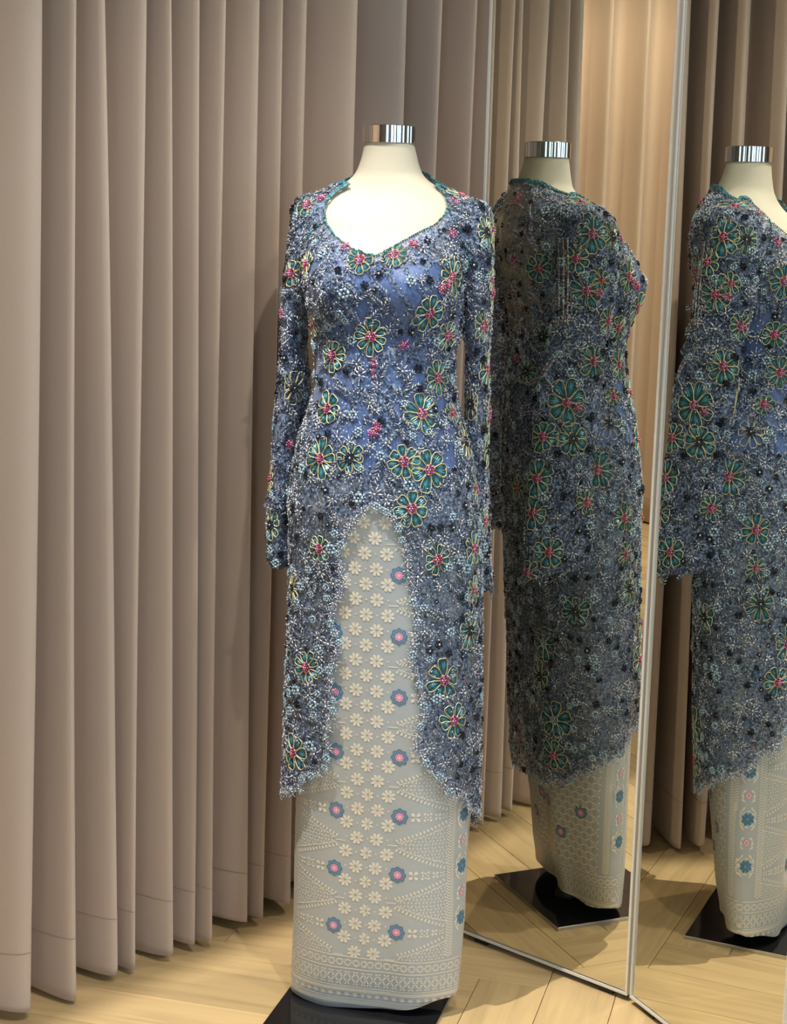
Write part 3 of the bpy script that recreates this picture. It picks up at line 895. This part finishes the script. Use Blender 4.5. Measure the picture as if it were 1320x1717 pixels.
# --- beads: stretched octahedra
OCT = np.array([(1, 0, 0), (-1, 0, 0), (0, 1, 0), (0, -1, 0), (0, 0, 1), (0, 0, -1)], float)
OCF = np.array([(0, 2, 4), (2, 1, 4), (1, 3, 4), (3, 0, 4), (2, 0, 5), (1, 2, 5), (3, 1, 5), (0, 3, 5)])
def beads(C, D, Nn, L, R, H=None):
    """centres, long axes, normals (n,3); half length, half width, half height arrays"""
    C = np.asarray(C, float); n = len(C)
    D = np.asarray(D, float); Nn = np.asarray(Nn, float)
    Bt = np.cross(Nn, D)
    L = np.broadcast_to(L, n); R = np.broadcast_to(R, n); H = R if H is None else np.broadcast_to(H, n)
    V = C[:, None, :] + OCT[None, :, 0:1] * (D * L[:, None])[:, None, :] + OCT[None, :, 1:2] * (Bt * R[:, None])[:, None, :] + OCT[None, :, 2:3] * (Nn * H[:, None])[:, None, :]
    Fq = OCF[None] + (np.arange(n) * 6)[:, None, None]
    return V.reshape(-1, 3), Fq.reshape(-1, 3)

# ornament templates in the tangent plane: (x, y, angle, half length, half width, height, material index)
def tmpl_mesh(name, items, mats):
    C = np.array([(i[0], i[1], i[5]) for i in items]); D = np.array([(math.cos(i[2]), math.sin(i[2]), 0) for i in items])
    Nn = np.tile([0, 0, 1.], (len(items), 1))
    V, Fq = beads(C, D, Nn, np.array([i[3] for i in items]), np.array([i[4] for i in items]))
    return mesh(name, V, Fq, mats, True, np.repeat([i[6] for i in items], 8))
def t_star(n, r, jit=.15):
    it = []
    for k in range(n):
        a = 2 * PI * k / n + random.uniform(-jit, jit); rr = r * random.uniform(.85, 1.1)
        it.append((math.cos(a) * rr * .6, math.sin(a) * rr * .6, a, rr * .42, .00125, .0015, 0))
        if k % 2 == 0: it.append((math.cos(a) * rr * 1.08, math.sin(a) * rr * 1.08, a, .0015, .0015, .0014, 1))
    it.append((0, 0, 0, .0024, .0024, .0026, 1))
    return it
def t_leaf(n, l):
    it = []
    for k in range(n):
        s = k / (n - 1)
        for sg in (-1, 1):
            a = sg * (.75 - .25 * s); ll = l * .20 * (1 - .35 * s)
            x = l * (s - .5); it.append((x + math.cos(a) * ll * 1.0, math.sin(a) * ll * 1.0, a, ll, .00135, .0018, 0))
    it.append((l * .62, 0, 0, l * .16, .0013, .0018, 0))
    return it
def t_black(r, pearl):
    it = []
    for k in range(6):
        a = k * PI / 3 + random.uniform(-.2, .2)
        it.append((math.cos(a) * r * .62, math.sin(a) * r * .62, a, r * .42, r * .36, .0022, 0))
    it.append((0, 0, 0, .0024, .0024, .0042, 1 if pearl else 0))
    for k in range(5):
        a = random.uniform(0, 6.28); it.append((math.cos(a) * r * .4, math.sin(a) * r * .4, a, .0016, .0016, .0040, 0))
    return it
def t_rose(r):
    it = []
    for k in range(6):
        a = k * PI / 3
        it.append((math.cos(a) * r * .58, math.sin(a) * r * .58, a + PI / 2, r * .42, r * .30, .0016, 0))
        it.append((math.cos(a + .5) * r * .95, math.sin(a + .5) * r * .95, a, r * .2, r * .16, .0012, 0))
    it.append((0, 0, 0, .0016, .0016, .0032, 1))
    return it
stars = [tmpl_mesh('bead_starburst', t_star(random.choice((8, 9, 10)), random.uniform(.0100, .0135)), [M['silver'], M['pearl']]) for _ in range(6)]
leaves = [tmpl_mesh('bead_leaf_spray', t_leaf(random.choice((5, 6, 7)), random.uniform(.026, .036)), [M['gun']]) for _ in range(4)]
blacks = [tmpl_mesh('black_bead_flower', t_black(random.uniform(.0075, .0095), i % 3 == 0), [M['black'], M['pearl']]) for i in range(6)]
roses = [tmpl_mesh('pale_bead_rosette', t_rose(random.uniform(.008, .0105)), [M['pale'], M['pearl']]) for _ in range(4)]
clusters = [tmpl_mesh('pink_bead_cluster', [(r_ * math.cos(a), r_ * math.sin(a), random.uniform(0, 3), .0022, .0021, .0022 + .0028 * (1 - (r_ / .009) ** 2), 0) for r_, a in [(0, 0)] + [(.0042, k * 1.05) for k in range(6)] + [(.0078, k * .6 + .2) for k in range(10)]], [M['pink']]) for _ in range(3)]
def place(name, me, p, n, rot, parent=None, scale=1., lift=.0):
    t, b = frame(p, n, rot)
    o = link(name, me, parent or keb)
    mw_ = Matrix((((t.x * scale, b.x * scale, n.x * scale, p.x + n.x * lift)), (t.y * scale, b.y * scale, n.y * scale, p.y + n.y * lift), (t.z * scale, b.z * scale, n.z * scale, p.z + n.z * lift), (0, 0, 0, 1)))
    par = parent or keb
    base = Matrix.Translation(Vector(FL)) if par is keb else par.matrix_world_c
    o.matrix_basis = base.inverted() @ mw_
    return o

# --- big flowers
occupied = []
def conform(p, n, t, b, pts, lift):
    out = []
    for x, y in pts:
        q = p + t * x + b * y
        r = COMP[CUR[0]].find_nearest(q)
        if r[0] is None: out.append(np.array(q)); continue
        nn = r[1] if r[1].dot(n) > 0 else -r[1]
        out.append(np.array(r[0] + nn * lift))
    return out
def petal_outline(a, r0, r1, w, n=14):
    pts = []
    for k in range(n):
        u = k / n * 2 * PI
        s = .5 - .5 * math.cos(u)                        # 0 base .. 1 tip
        su = math.sin(u); hw = w * math.copysign(abs(su) ** .75, su) * (.40 + .60 * s)
        rr = r0 + (r1 - r0) * s
        if abs(s - 1) < .02: rr -= (r1 - r0) * .04
        pts.append((rr * math.cos(a) - hw * math.sin(a), rr * math.sin(a) + hw * math.cos(a)))
    return pts
def big_flower(p, n, R, kind='T', rot=None, npet=None, stretch=1.):
    """T teal petals pink heart, K teal petals black heart, G gold outline black heart, O outline yellow-green pale"""
    rot = random.uniform(0, 6) if rot is None else rot
    t, b = frame(p, n, 0)
    npet = npet or random.choice((7, 8, 8, 9))
    hr = .0088 if R > .019 else .0068
    # heart
    items = []
    m_ = {'T': M['pink'], 'K': M['black'], 'G': M['black'], 'W': M['pale']}[kind]
    C = []; D = []; Hn = []
    ring = [(0, 0)] + [(hr * .48, k * 1.05) for k in range(6)] + [(hr * .92, k * .6 + .2) for k in range(10)]
    for r_, a in ring:
        q = p + t * (r_ * math.cos(a)) + b * (r_ * math.sin(a)) + n * (.0025 + .0025 * (1 - (r_ / hr) ** 2))
        C.append(tuple(q)); aa = random.uniform(0, 3); D.append(tuple(t * math.cos(aa) + b * math.sin(aa))); Hn.append(tuple(n))
    sz = .0023 * hr / .0088
    V, Fq = beads(C, D, Hn, sz, sz * .95)
    idx = np.zeros(len(Fq), int)
    mats = [m_, M['pearl']]
    if kind in 'KG': idx[:8] = 1
    fl_ = obj('beaded_flower', V - FL, Fq, mats, keb, True, idx)
    for k in range(npet):
        a = rot + 2 * PI * k / npet + random.uniform(-.12, .12)
        r1 = R * random.uniform(.85, 1.08) * (1 + (stretch - 1) * abs(math.sin(a)))
        w = R * 2.75 / npet * random.uniform(.88, 1.08)
        r0 = hr * .75
        ol = petal_outline(a, r0, r1, w)
        fill = conform(p, n, t, b, ol, .0012)
        top = conform(p, n, t, b, ol, .0024)
        V = list(fill); Fq = [tuple(range(len(ol)))]; idx = [0]
        if kind == 'G': Fq = []; idx = []
        # cord outline: 3-sided tube
        m2 = len(ol); base = len(V)
        cen = sum(top) / m2
        nv = np.array(n)
        for q in range(m2):
            c = top[q]; rad = c - cen; rad /= np.linalg.norm(rad) + 1e-9
            V += [c + rad * .0008 - nv * .0005, c - rad * .0008 - nv * .0005, c + nv * .0007]
        for q in range(m2):
            q2 = (q + 1) % m2
            for s in range(3):
                s2 = (s + 1) % 3
                Fq.append((base + q * 3 + s, base + q2 * 3 + s, base + q2 * 3 + s2, base + q * 3 + s2)); idx.append(1)
        # teal bugle rows
        rows_ = [] if kind == 'G' else [(-.62, .58), (-.32, .70), (0., .74), (.32, .70), (.62, .58)]
        ca_, sa_ = math.cos(a), math.sin(a)
        for f_, ext in rows_:
            s0 = r0 + (r1 - r0) * (.30 if abs(f_) > .3 else .2); s1 = r0 + (r1 - r0) * (ext + .18)
            hw0 = w * f_ * .5; hw1 = w * f_ * 1.0
            e = conform(p, n, t, b, [(s0 * ca_ - hw0 * sa_, s0 * sa_ + hw0 * ca_), (s1 * ca_ - hw1 * sa_, s1 * sa_ + hw1 * ca_)], .0020)
            dvec = e[1] - e[0]; ll = np.linalg.norm(dvec)
            if ll < 1e-5: continue
            vb, fb = beads([(e[0] + e[1]) / 2], [dvec / ll], [nv], ll / 2, max(.0007, w * .13), .0011)
            o0 = len(V); V += list(vb); Fq += [tuple(int(i) + o0 for i in f) for f in fb]; idx += [2] * 8
        obj('petal', np.array(V) - FL, Fq, [M['tealdark'], M['cord'], M['teal']], fl_, False, idx)
    occupied.append((np.array(p), R * 1.0))
    return fl_
# marks read off the photograph: x, y, diameter in pixels, kind, vertical stretch
FR = [(516, 345, 44, 'T', 1), (515, 444, 42, 'T', 1.2), (489, 458, 40, 'T', 1.2), (604, 436, 46, 'T', 1), (661, 428, 42, 'T', 1), (757, 464, 56, 'T', 1.25), (720, 525, 56, 'T', 1.1),
      (623, 564, 54, 'T', 1.2), (559, 596, 50, 'T', 1.15), (526, 545, 34, 'T', 1.4), (750, 562, 48, 'T', 1.15), (733, 634, 52, 'T', 1.35), (550, 685, 54, 'T', 1), (707, 694, 60, 'T', 1.05), (757, 692, 36, 'T', 1),
      (538, 769, 60, 'T', 1.1), (677, 774, 54, 'T', 1), (720, 788, 64, 'T', 1.1), (691, 853, 54, 'T', 1.1), (588, 768, 46, 'K', 1), (810, 546, 44, 'T', 1.3), (812, 874, 42, 'T', 1.3), (455, 804, 40, 'T', 1.3), (456, 880, 40, 'K', 1.4),
      (492, 650, 56, 'G', 1.2), (792, 677, 50, 'G', 1.3), (793, 920, 50, 'T', 1.3), (536, 920, 42, 'T', 1.2), (734, 938, 42, 'T', 1.2), (515, 1119, 50, 'T', 1.3), (745, 1140, 58, 'T', 1.25), (761, 1208, 54, 'T', 1.15),
      (493, 1262, 56, 'T', 1.1), (787, 1057, 46, 'K', 1.6), (492, 985, 34, 'G', 1.6), (815, 390, 40, 'K', 1.4), (793, 990, 34, 'T', 1.4), (470, 520, 34, 'T', 1.2), (823, 470, 34, 'T', 1.3)]
M1 = [(947, 324, 50, 'T', 1), (975, 341, 46, 'T', 1), (993, 392, 54, 'T', 1.2), (966, 434, 40, 'T', 1.2), (904, 449, 44, 'T', 1), (983, 488, 46, 'T', 1.4), (1063, 461, 46, 'T', 1.2), (1011, 535, 44, 'T', 1.3), (1047, 545, 46, 'T', 1.1),
      (995, 606, 50, 'T', 1), (1044, 606, 40, 'T', 1.2), (950, 675, 60, 'T', 1.1), (910, 564, 36, 'K', 1), (884, 622, 40, 'K', 1), (1057, 672, 40, 'T', 1.2), (1022, 711, 42, 'G', 1.2), (910, 732, 46, 'T', 1), (960, 735, 46, 'K', 1.1),
      (900, 802, 50, 'T', 1.2), (1001, 788, 54, 'T', 1.2), (1011, 863, 62, 'T', 1.1), (1049, 866, 46, 'T', 1), (893, 860, 42, 'T', 1.1), (920, 926, 46, 'T', 1.1), (1044, 983, 44, 'K', 1.3), (966, 1025, 44, 'K', 1.2), (913, 1079, 50, 'W', 1.2),
      (907, 1134, 40, 'K', 1.3), (1060, 1099, 34, 'T', 1.4), (930, 1207, 54, 'W', 1.1), (929, 1266, 50, 'T', 1), (1064, 1046, 34, 'T', 1.3), (870, 817, 36, 'T', 1.1), (885, 960, 34, 'T', 1.1)]
def free(p, R, k=.75):
    p = np.array(p)
    for q, r in occupied:
        if np.linalg.norm(p - q) < k * (r + R): return False
    return True
for lst, rayf, sc in ((FR, pray, 1 / 1000.), (M1, mray, 1 / 815.)):
    for x, y, dpx, kd, st in lst:
        h_ = hit(*rayf(x, y))
        if h_ is None: continue
        R = dpx / 2 * sc * (1.08 if st <= 1.1 else 1.)
        if not free(h_[0], R, .55 if lst is FR else .72): continue
        big_flower(h_[0], h_[1], R, kd, None, None, st)

# boundary edges of the garment body -> trims
from collections import Counter
ec = Counter()
for f in BF.tolist():
    for i in range(4):
        a_, b__ = f[i], f[(i + 1) % 4]; ec[(min(a_, b__), max(a_, b__))] += 1
bed = np.array([k for k, v in ec.items() if v == 1])
mid = BV[bed].mean(1)
mth = np.arctan2(mid[:, 1] - np.interp(-mid[:, 2], -JACK[:, 0], .5 * (JACK[:, 3] + JACK[:, 4])), mid[:, 0] + .02)
# pink clusters, black flowers, leaf sprays at their places in the photograph
def put_list(lst, name, meshes, R, rots=None, scale=1., rayf=pray, k=.6):
    for i, q in enumerate(lst):
        h_ = hit(*rayf(q[0], q[1]))
        if h_ is None or not free(h_[0], R, k): continue
        place(name, random.choice(meshes), h_[0], h_[1], q[2] if len(q) > 2 else random.uniform(0, 6), scale=scale, lift=.0008)
        occupied.append((np.array(h_[0]), R))
put_list([(540, 334), (580, 415), (693, 411), (758, 392), (762, 341), (739, 484), (677, 578), (632, 716), (626, 727), (475, 527), (823, 494), (796, 334), (484, 745), (818, 700)], 'pink_bead_cluster', clusters, .009, scale=.95, k=.4)
put_list([(627, 602), (624, 610), (629, 612), (626, 622), (628, 632)], 'pink_bead_cluster', clusters, .003, scale=.42, k=.2)
put_list([(1083, 730), (871, 817), (870, 332), (1060, 475), (865, 435), (868, 600)], 'pink_bead_cluster', clusters, .009, rayf=mray, k=.4)
for q in mid[(mid[:, 2] > 1.25)][::2]: occupied.append((q, .013))
put_list([(574, 398), (492, 350), (698, 396), (807, 350), (785, 384), (637, 460), (720, 470), (480, 468), (795, 444), (691, 556), (701, 618), (704, 651), (551, 726), (548, 822), (722, 885), (539, 865), (494, 853), (728, 686), (809, 779), (800, 589), (812, 650),
          (772, 1000), (752, 1095), (736, 1080), (774, 1232), (758, 884), (485, 1037), (500, 900), (640, 705), (612, 478), (540, 640), (480, 600), (818, 740), (475, 860), (815, 930), (470, 930), (790, 1290), (500, 1180)], 'black_bead_flower', blacks, .009, k=.5)
put_list([(1042, 775), (1055, 800), (1020, 350), (1024, 440), (1040, 520), (1010, 590), (935, 760), (945, 830), (990, 700), (1045, 775), (1010, 644), (985, 920), (970, 890), (925, 1110), (1045, 1120), (985, 1090), (900, 1240), (1000, 1180), (880, 1290), (1030, 1010)], 'black_bead_flower', blacks, .009, rayf=mray, k=.5)
put_list([(609, 495, .5), (644, 489, 2.4), (647, 520, 1.2), (539, 505, .8), (704, 572, .9), (685, 658, .6), (765, 772, 1.5), (508, 1038, 1.7), (507, 1070, 1.4), (735, 1030, 2.6), (750, 1040, 1.6), (720, 1076, 1.1), (771, 1080, 1.5), (590, 500, 2.8), (575, 655, 2.7), (655, 660, .3), (665, 700, 2.0), (600, 820, 1.2), (655, 820, 2.0), (600, 540, 1.9), (560, 540, .6)], 'bead_leaf_spray', leaves, .010, k=.45)
put_list([(945, 790, 1.2), (950, 810, 2.0), (1015, 990, 1.3), (1005, 1050, 2.3), (955, 1090, 2.6), (925, 1050, 1.0), (1050, 690, 1.2), (960, 600, .4), (980, 860, 2.4)], 'bead_leaf_spray', leaves, .010, rayf=mray, k=.45)

# starbursts crowding the scalloped front opening and hem
em = mid[(mid[:, 2] < 1.0)]
em = em[np.argsort(em[:, 2])]
taken = []
for q in em:
    if any(np.linalg.norm(q - r) < .0165 for r in taken): continue
    taken.append(q)
    r = COMP[0].find_nearest(Vector(q)); nn_ = r[1]
    if nn_.dot(Vector((q[0] + .015, q[1] - .03, 0))) < 0: nn_ = -nn_
    if not free(q, .008, .6): continue
    if random.random() < .68: place('bead_starburst', random.choice(stars), Vector(q), nn_, random.uniform(0, 6), scale=.85, lift=.0012)
    else: place('pale_bead_rosette', random.choice(roses), Vector(q), nn_, random.uniform(0, 6), scale=.9, lift=.0012)
    occupied.append((q, .008))
# --- random fill: area-weighted points on the garment surface
tri = np.vstack([GF[:, [0, 1, 2]], GF[:, [0, 2, 3]]])
e1 = GV[tri[:, 1]] - GV[tri[:, 0]]; e2 = GV[tri[:, 2]] - GV[tri[:, 0]]
cr = np.cross(e1, e2); ar = np.linalg.norm(cr, axis=1) / 2
tn = cr / (2 * ar[:, None] + 1e-12)
# make the normals point outwards: grids run (theta, downwards) the same way for all surfaces
nb = len(BF)
tri_src = np.concatenate([np.arange(len(GF)), np.arange(len(GF))])
cc = GV[tri].mean(1)
is_body = tri_src < nb
axis = np.zeros((len(tri), 2))
axis[is_body, 0] = -.02; axis[is_body, 1] = np.interp(-cc[is_body, 2], -JACK[:, 0], .5 * (JACK[:, 3] + JACK[:, 4]))
nR = len(sleeve_mesh[0][1])
for key, lo2, hi2 in (('R', nb, nb + nR), ('L', nb + nR, len(GF))):
    mk = (tri_src >= lo2) & (tri_src < hi2); T = np.array(SLV[key])
    axis[mk, 0] = np.interp(-cc[mk, 2], -T[:, 0], T[:, 1]); axis[mk, 1] = np.interp(-cc[mk, 2], -T[:, 0], T[:, 2])
outv = np.concatenate([cc[:, :2] - axis, np.clip((cc[:, 2:] - 1.38) * 2, 0, 1)], 1)
flip = (tn * outv).sum(1) < 0
tn[flip] *= -1
def sample(n):
    k = rng.choice(len(tri), n, p=ar / ar.sum())
    r1 = np.sqrt(rng.random(n)); r2 = rng.random(n)
    P = (1 - r1)[:, None] * GV[tri[k, 0]] + (r1 * (1 - r2))[:, None] * GV[tri[k, 1]] + (r1 * r2)[:, None] * GV[tri[k, 2]]
    return P, tn[k], k
def tangent(Nn, a):
    up = np.array([0, 0, 1.]); T = np.cross(up, Nn); T /= np.linalg.norm(T, axis=1)[:, None] + 1e-9
    B = np.cross(Nn, T)
    return T * np.cos(a)[:, None] + B * np.sin(a)[:, None]
front_dir = np.array([-.1, -1, 0])
def scatter(name, meshes, count, R, k, parts_max, want=lambda P, Nn: np.ones(len(P), bool), rot=None, scale=(.85, 1.15)):
    P, Nn, kk = sample(count * 9)
    ok = want(P, Nn) & ~((P[:, 2] > .97) & (P[:, 2] < 1.30) & (Nn[:, 1] < .3) & (lining_gap(P) > .25) & (np.abs(P[:, 0] + .02) < .13))
    P, Nn = P[ok], Nn[ok]
    oc = np.array([q for q, r in occupied]); orr = np.array([r for q, r in occupied])
    chosen = []
    for p, nn_ in zip(P, Nn):
        if len(chosen) >= count: break
        d = np.linalg.norm(oc - p, axis=1)
        if (d < k * (orr + R)).any(): continue
        chosen.append((p, nn_)); oc = np.vstack([oc, p]); orr = np.append(orr, R); occupied.append((p, R))
    chosen.sort(key=lambda q: np.linalg.norm(q[0] - CAM) + (1.5 if q[1] @ (CAM - q[0]) < 0 else 0))
    SV, SF, SI = [], [], []; off = 0; mats = None
    for i, (p, nn_) in enumerate(chosen):
        me = random.choice(meshes); ro = random.uniform(0, 6.28) if rot is None else rot()
        sc = random.uniform(*scale)
        if i < parts_max:
            place(name, me, Vector(p), Vector(nn_), ro, scale=sc, lift=.0008)
        else:
            v = np.zeros(len(me.vertices) * 3, np.float32); me.vertices.foreach_get('co', v); v = v.reshape(-1, 3) * sc
            t, b = frame(Vector(p), Vector(nn_), ro)
            SV.append(p + nn_ * .0008 + v[:, :1] * np.array(t) + v[:, 1:2] * np.array(b) + v[:, 2:] * nn_)
            f = np.zeros(len(me.polygons) * 3, np.int32); me.loops.foreach_get('vertex_index', f); SF.append(f.reshape(-1, 3) + off); off += len(v)
            mi = np.zeros(len(me.polygons), np.int32); me.polygons.foreach_get('material_index', mi); SI.append(mi)
            mats = list(me.materials)
    if SV:
        o = obj(name + 's', np.vstack(SV) - FL, np.vstack(SF), mats, keb, True, np.concatenate(SI)); o['kind'] = 'stuff'
not_sheer = lambda P, Nn: ~((P[:, 2] > 1.16) & (Nn[:, 1] > .45) & (np.abs(P[:, 0] + .02) < .12))
scatter('bead_starburst', stars, 640, .0098, .70, 260, not_sheer)
scatter('pale_bead_rosette', roses, 330, .0085, .78, 150, not_sheer)
scatter('bead_leaf_spray', leaves, 480, .0095, .62, 230, not_sheer)
scatter('black_bead_flower', blacks, 260, .0085, .75, 120, None or (lambda P, Nn: np.ones(len(P), bool)), None, (.6, .9))

# filler beads
P, Nn, kk = sample(46000)
gap = lining_gap(P)
lin_zone = (P[:, 2] > .97) & (P[:, 2] < 1.30) & (Nn[:, 1] < .3)
keepm = ~(lin_zone & (gap > .12)) & ~((lining_gap(P * .8 + .3) > -.05) & (P[:, 2] > 1.16) & (Nn[:, 1] > .45))
# thin out the plain net between flowers on the lower skirts of the tunic
keepm &= ~((P[:, 2] < .95) & (gap > .35) & (rng.random(len(P)) < .6))
oc = np.array([q for q, r in occupied if r > .012]); orr = np.array([r for q, r in occupied if r > .012])
for i in range(0, len(P), 4000):
    d = np.linalg.norm(P[i:i + 4000, None] - oc[None], axis=2)
    keepm[i:i + 4000] &= ~(d < orr[None] * .82).any(1)
P, Nn = P[keepm], Nn[keepm]; n = len(P)
a = rng.uniform(0, PI, n)
D = tangent(Nn, a)
bug = rng.random(n) < .25
Lh = np.where(bug, rng.uniform(.0024, .0046, n), rng.uniform(.0011, .0019, n)); Rh = np.where(bug, rng.uniform(.0008, .0012, n), Lh * .95)
V, Fq = beads(P + Nn * .0012, D, Nn, Lh, Rh)
o = obj('scattered_beads', V - FL, Fq, M['fill'], keb, True); o['kind'] = 'stuff'
# bright sequins and pearls
P, Nn, kk = sample(2600)
V, Fq = beads(P + Nn * .0020, tangent(Nn, rng.uniform(0, 3, len(P))), Nn, rng.uniform(.0012, .0021, len(P)), rng.uniform(.0012, .0019, len(P)))
o = obj('scattered_pearls', V - FL, Fq, M['pearl'], keb, True); o['kind'] = 'stuff'

# frayed silver edge along the opening and hem
lowm = mid[:, 2] < 1.0
Pm = np.repeat(mid[lowm], 7, 0) + rng.normal(0, .0035, (lowm.sum() * 7, 3))
near = [BVH.find_nearest(Vector(p)) for p in Pm]
Pm = np.array([tuple(r[0]) for r in near]); Nm = np.array([tuple(r[1]) for r in near])
ov = np.stack([Pm[:, 0] + .02, Pm[:, 1] - .02, np.zeros(len(Pm))], 1); Nm[(Nm * ov).sum(1) < 0] *= -1
a = rng.uniform(0, 2 * PI, len(Pm))
V, Fq = beads(Pm + Nm * .0016, tangent(Nm, a), Nm, rng.uniform(.0014, .0045, len(Pm)), rng.uniform(.0006, .0011, len(Pm)))
o = obj('beaded_edging', V - FL, Fq, M['silver'], keb, True); o['kind'] = 'stuff'
# neckline rope of teal beads, laid along the drawn neckline
def rope(pts3, step=.0042, r=.0019):
    pts3 = np.array(pts3); s = np.concatenate([[0], np.cumsum(np.linalg.norm(np.diff(pts3, axis=0), axis=1))])
    t = np.arange(0, s[-1], step)
    return np.stack([np.interp(t, s, pts3[:, k]) for k in range(3)], 1)
allr = []; alln = []
def rope_px(lst, lift=.0022):
    pts = []; nl = []
    dense = []
    for (x0, y0), (x1, y1) in zip(lst[:-1], lst[1:]):
        m_ = max(2, int(math.hypot(x1 - x0, y1 - y0) / 3))
        for k in range(m_): dense.append((x0 + (x1 - x0) * k / m_, y0 + (y1 - y0) * k / m_))
    for x, y in dense:
        o_, d_ = pray(x, y)
        h_ = hit(o_, d_)
        if h_ is None: continue
        if pts and np.linalg.norm(np.array(h_[0]) - pts[-1]) > .05: continue
        pts.append(np.array(h_[0] + h_[1] * lift))
    if len(pts) > 3: allr.append(rope(pts))
neck_line = NECK[2:-1]
cn = np.array([(648, 350)])
def grow(lst, k): return [(648 + (x - 648) * k, 350 + (y - 350) * k) for x, y in lst]
for k in (1.015, 1.055): rope_px(grow(neck_line, k))
rope_px([(548, 372), (535, 378), (522, 390), (511, 405)]); rope_px([(752, 352), (762, 375), (775, 405), (786, 430), (792, 444)])
# collar round the back of the neck: along the upper edge of the lace
upm = (mid[:, 2] > 1.36) & (mid[:, 1] > .06)
Pu = np.repeat(mid[upm], 5, 0) + rng.normal(0, .0030, (upm.sum() * 5, 3))
allr.append(np.array([tuple(r[0] + (r[1] if r[1].z > 0 else -r[1]) * .002) for r in (COMP[0].find_nearest(Vector(p)) for p in Pu)]))
C = np.vstack(allr)
V, Fq = beads(C, np.tile([1., 0, 0], (len(C), 1)), np.tile([0, 0, 1.], (len(C), 1)), .0023, .0022)
o = obj('neckline_beading', V - FL, Fq, M['trim'], keb, True); o['kind'] = 'stuff'

# scrolls of beads on the sheer back (read in the mirror)
sc_pts = []
def scroll(lst, rep=1):
    dense = []
    for (x0, y0), (x1, y1) in zip(lst[:-1], lst[1:]):
        m_ = max(2, int(math.hypot(x1 - x0, y1 - y0) / 1.6))
        for k in range(m_): dense.append((x0 + (x1 - x0) * k / m_, y0 + (y1 - y0) * k / m_))
    for j in range(rep):
        for x, y in dense:
            h_ = hit(*mray(x + j * 3.2, y + (j % 2) * 1.5))
            if h_: sc_pts.append((np.array(h_[0] + h_[1] * .0018), np.array(h_[1])))
def arcpts(cx, cy, rx, ry, a0, a1, n=14): return [(cx + rx * math.cos(a), cy + ry * math.sin(a)) for a in np.linspace(a0, a1, n)]
scroll(arcpts(880, 322, 15, 14, PI, 2 * PI + .6), 2); scroll(arcpts(898, 352, 12, 18, .5, 4.6), 2); scroll(arcpts(903, 385, 14, 20, 1.2, 5.6), 2)
scroll(arcpts(866, 376, 14, 12, 0, 5), 2); scroll(arcpts(862, 352, 14, 10, 2.5, 6.2), 2); scroll([(860, 388), (875, 385), (888, 402), (898, 420)], 3); scroll([(862, 388), (858, 410), (852, 440)], 2)
scroll(arcpts(894, 492, 8, 10, 0, 5), 2); scroll([(888, 470), (890, 490), (902, 505), (908, 525)], 2); scroll([(864, 470), (868, 500), (866, 540), (870, 580), (880, 610)], 3)
for xx in (938, 945, 952): scroll([(xx, 400), (xx + 1, 440), (xx, 490), (xx - 1, 545)])
scroll([(900, 545), (920, 540), (945, 538)], 2); scroll([(862, 636), (885, 645), (905, 632), (918, 610), (930, 590)], 3); scroll(arcpts(868, 520, 14, 16, 0, 6.2), 2); scroll(arcpts(872, 560, 12, 14, 0, 6.2), 2)
for cx_, cy_ in ((868, 405), (862, 432), (870, 450), (866, 480), (872, 590), (866, 610)): scroll(arcpts(cx_, cy_, 7, 8, 0, 6.2, 10), 1)
if sc_pts:
    C = np.array([q[0] for q in sc_pts]); Nn = np.array([q[1] for q in sc_pts])
    V, Fq = beads(C, tangent(Nn, np.zeros(len(C))), Nn, .0025, .0024)
    o = obj('bead_scrollwork', V - FL, Fq, M['scroll'], keb, True); o['kind'] = 'stuff'
    gm = [i for i, q in enumerate(C) if 1.16 < q[2] < 1.34 and rng.random() < .5]
    P = C[gm] + rng.normal(0, .004, (len(gm), 3))
    pr = [BVH.find_nearest(Vector(p)) for p in P]
    P = np.array([tuple(r[0]) for r in pr]) + Nn[gm] * .0022
    V, Fq = beads(P, tangent(Nn[gm], np.zeros(len(P))), Nn[gm], .0016, .0015)
    o = obj('gold_beadwork', V - FL, Fq, M['goldbead'], keb, True); o['kind'] = 'stuff'
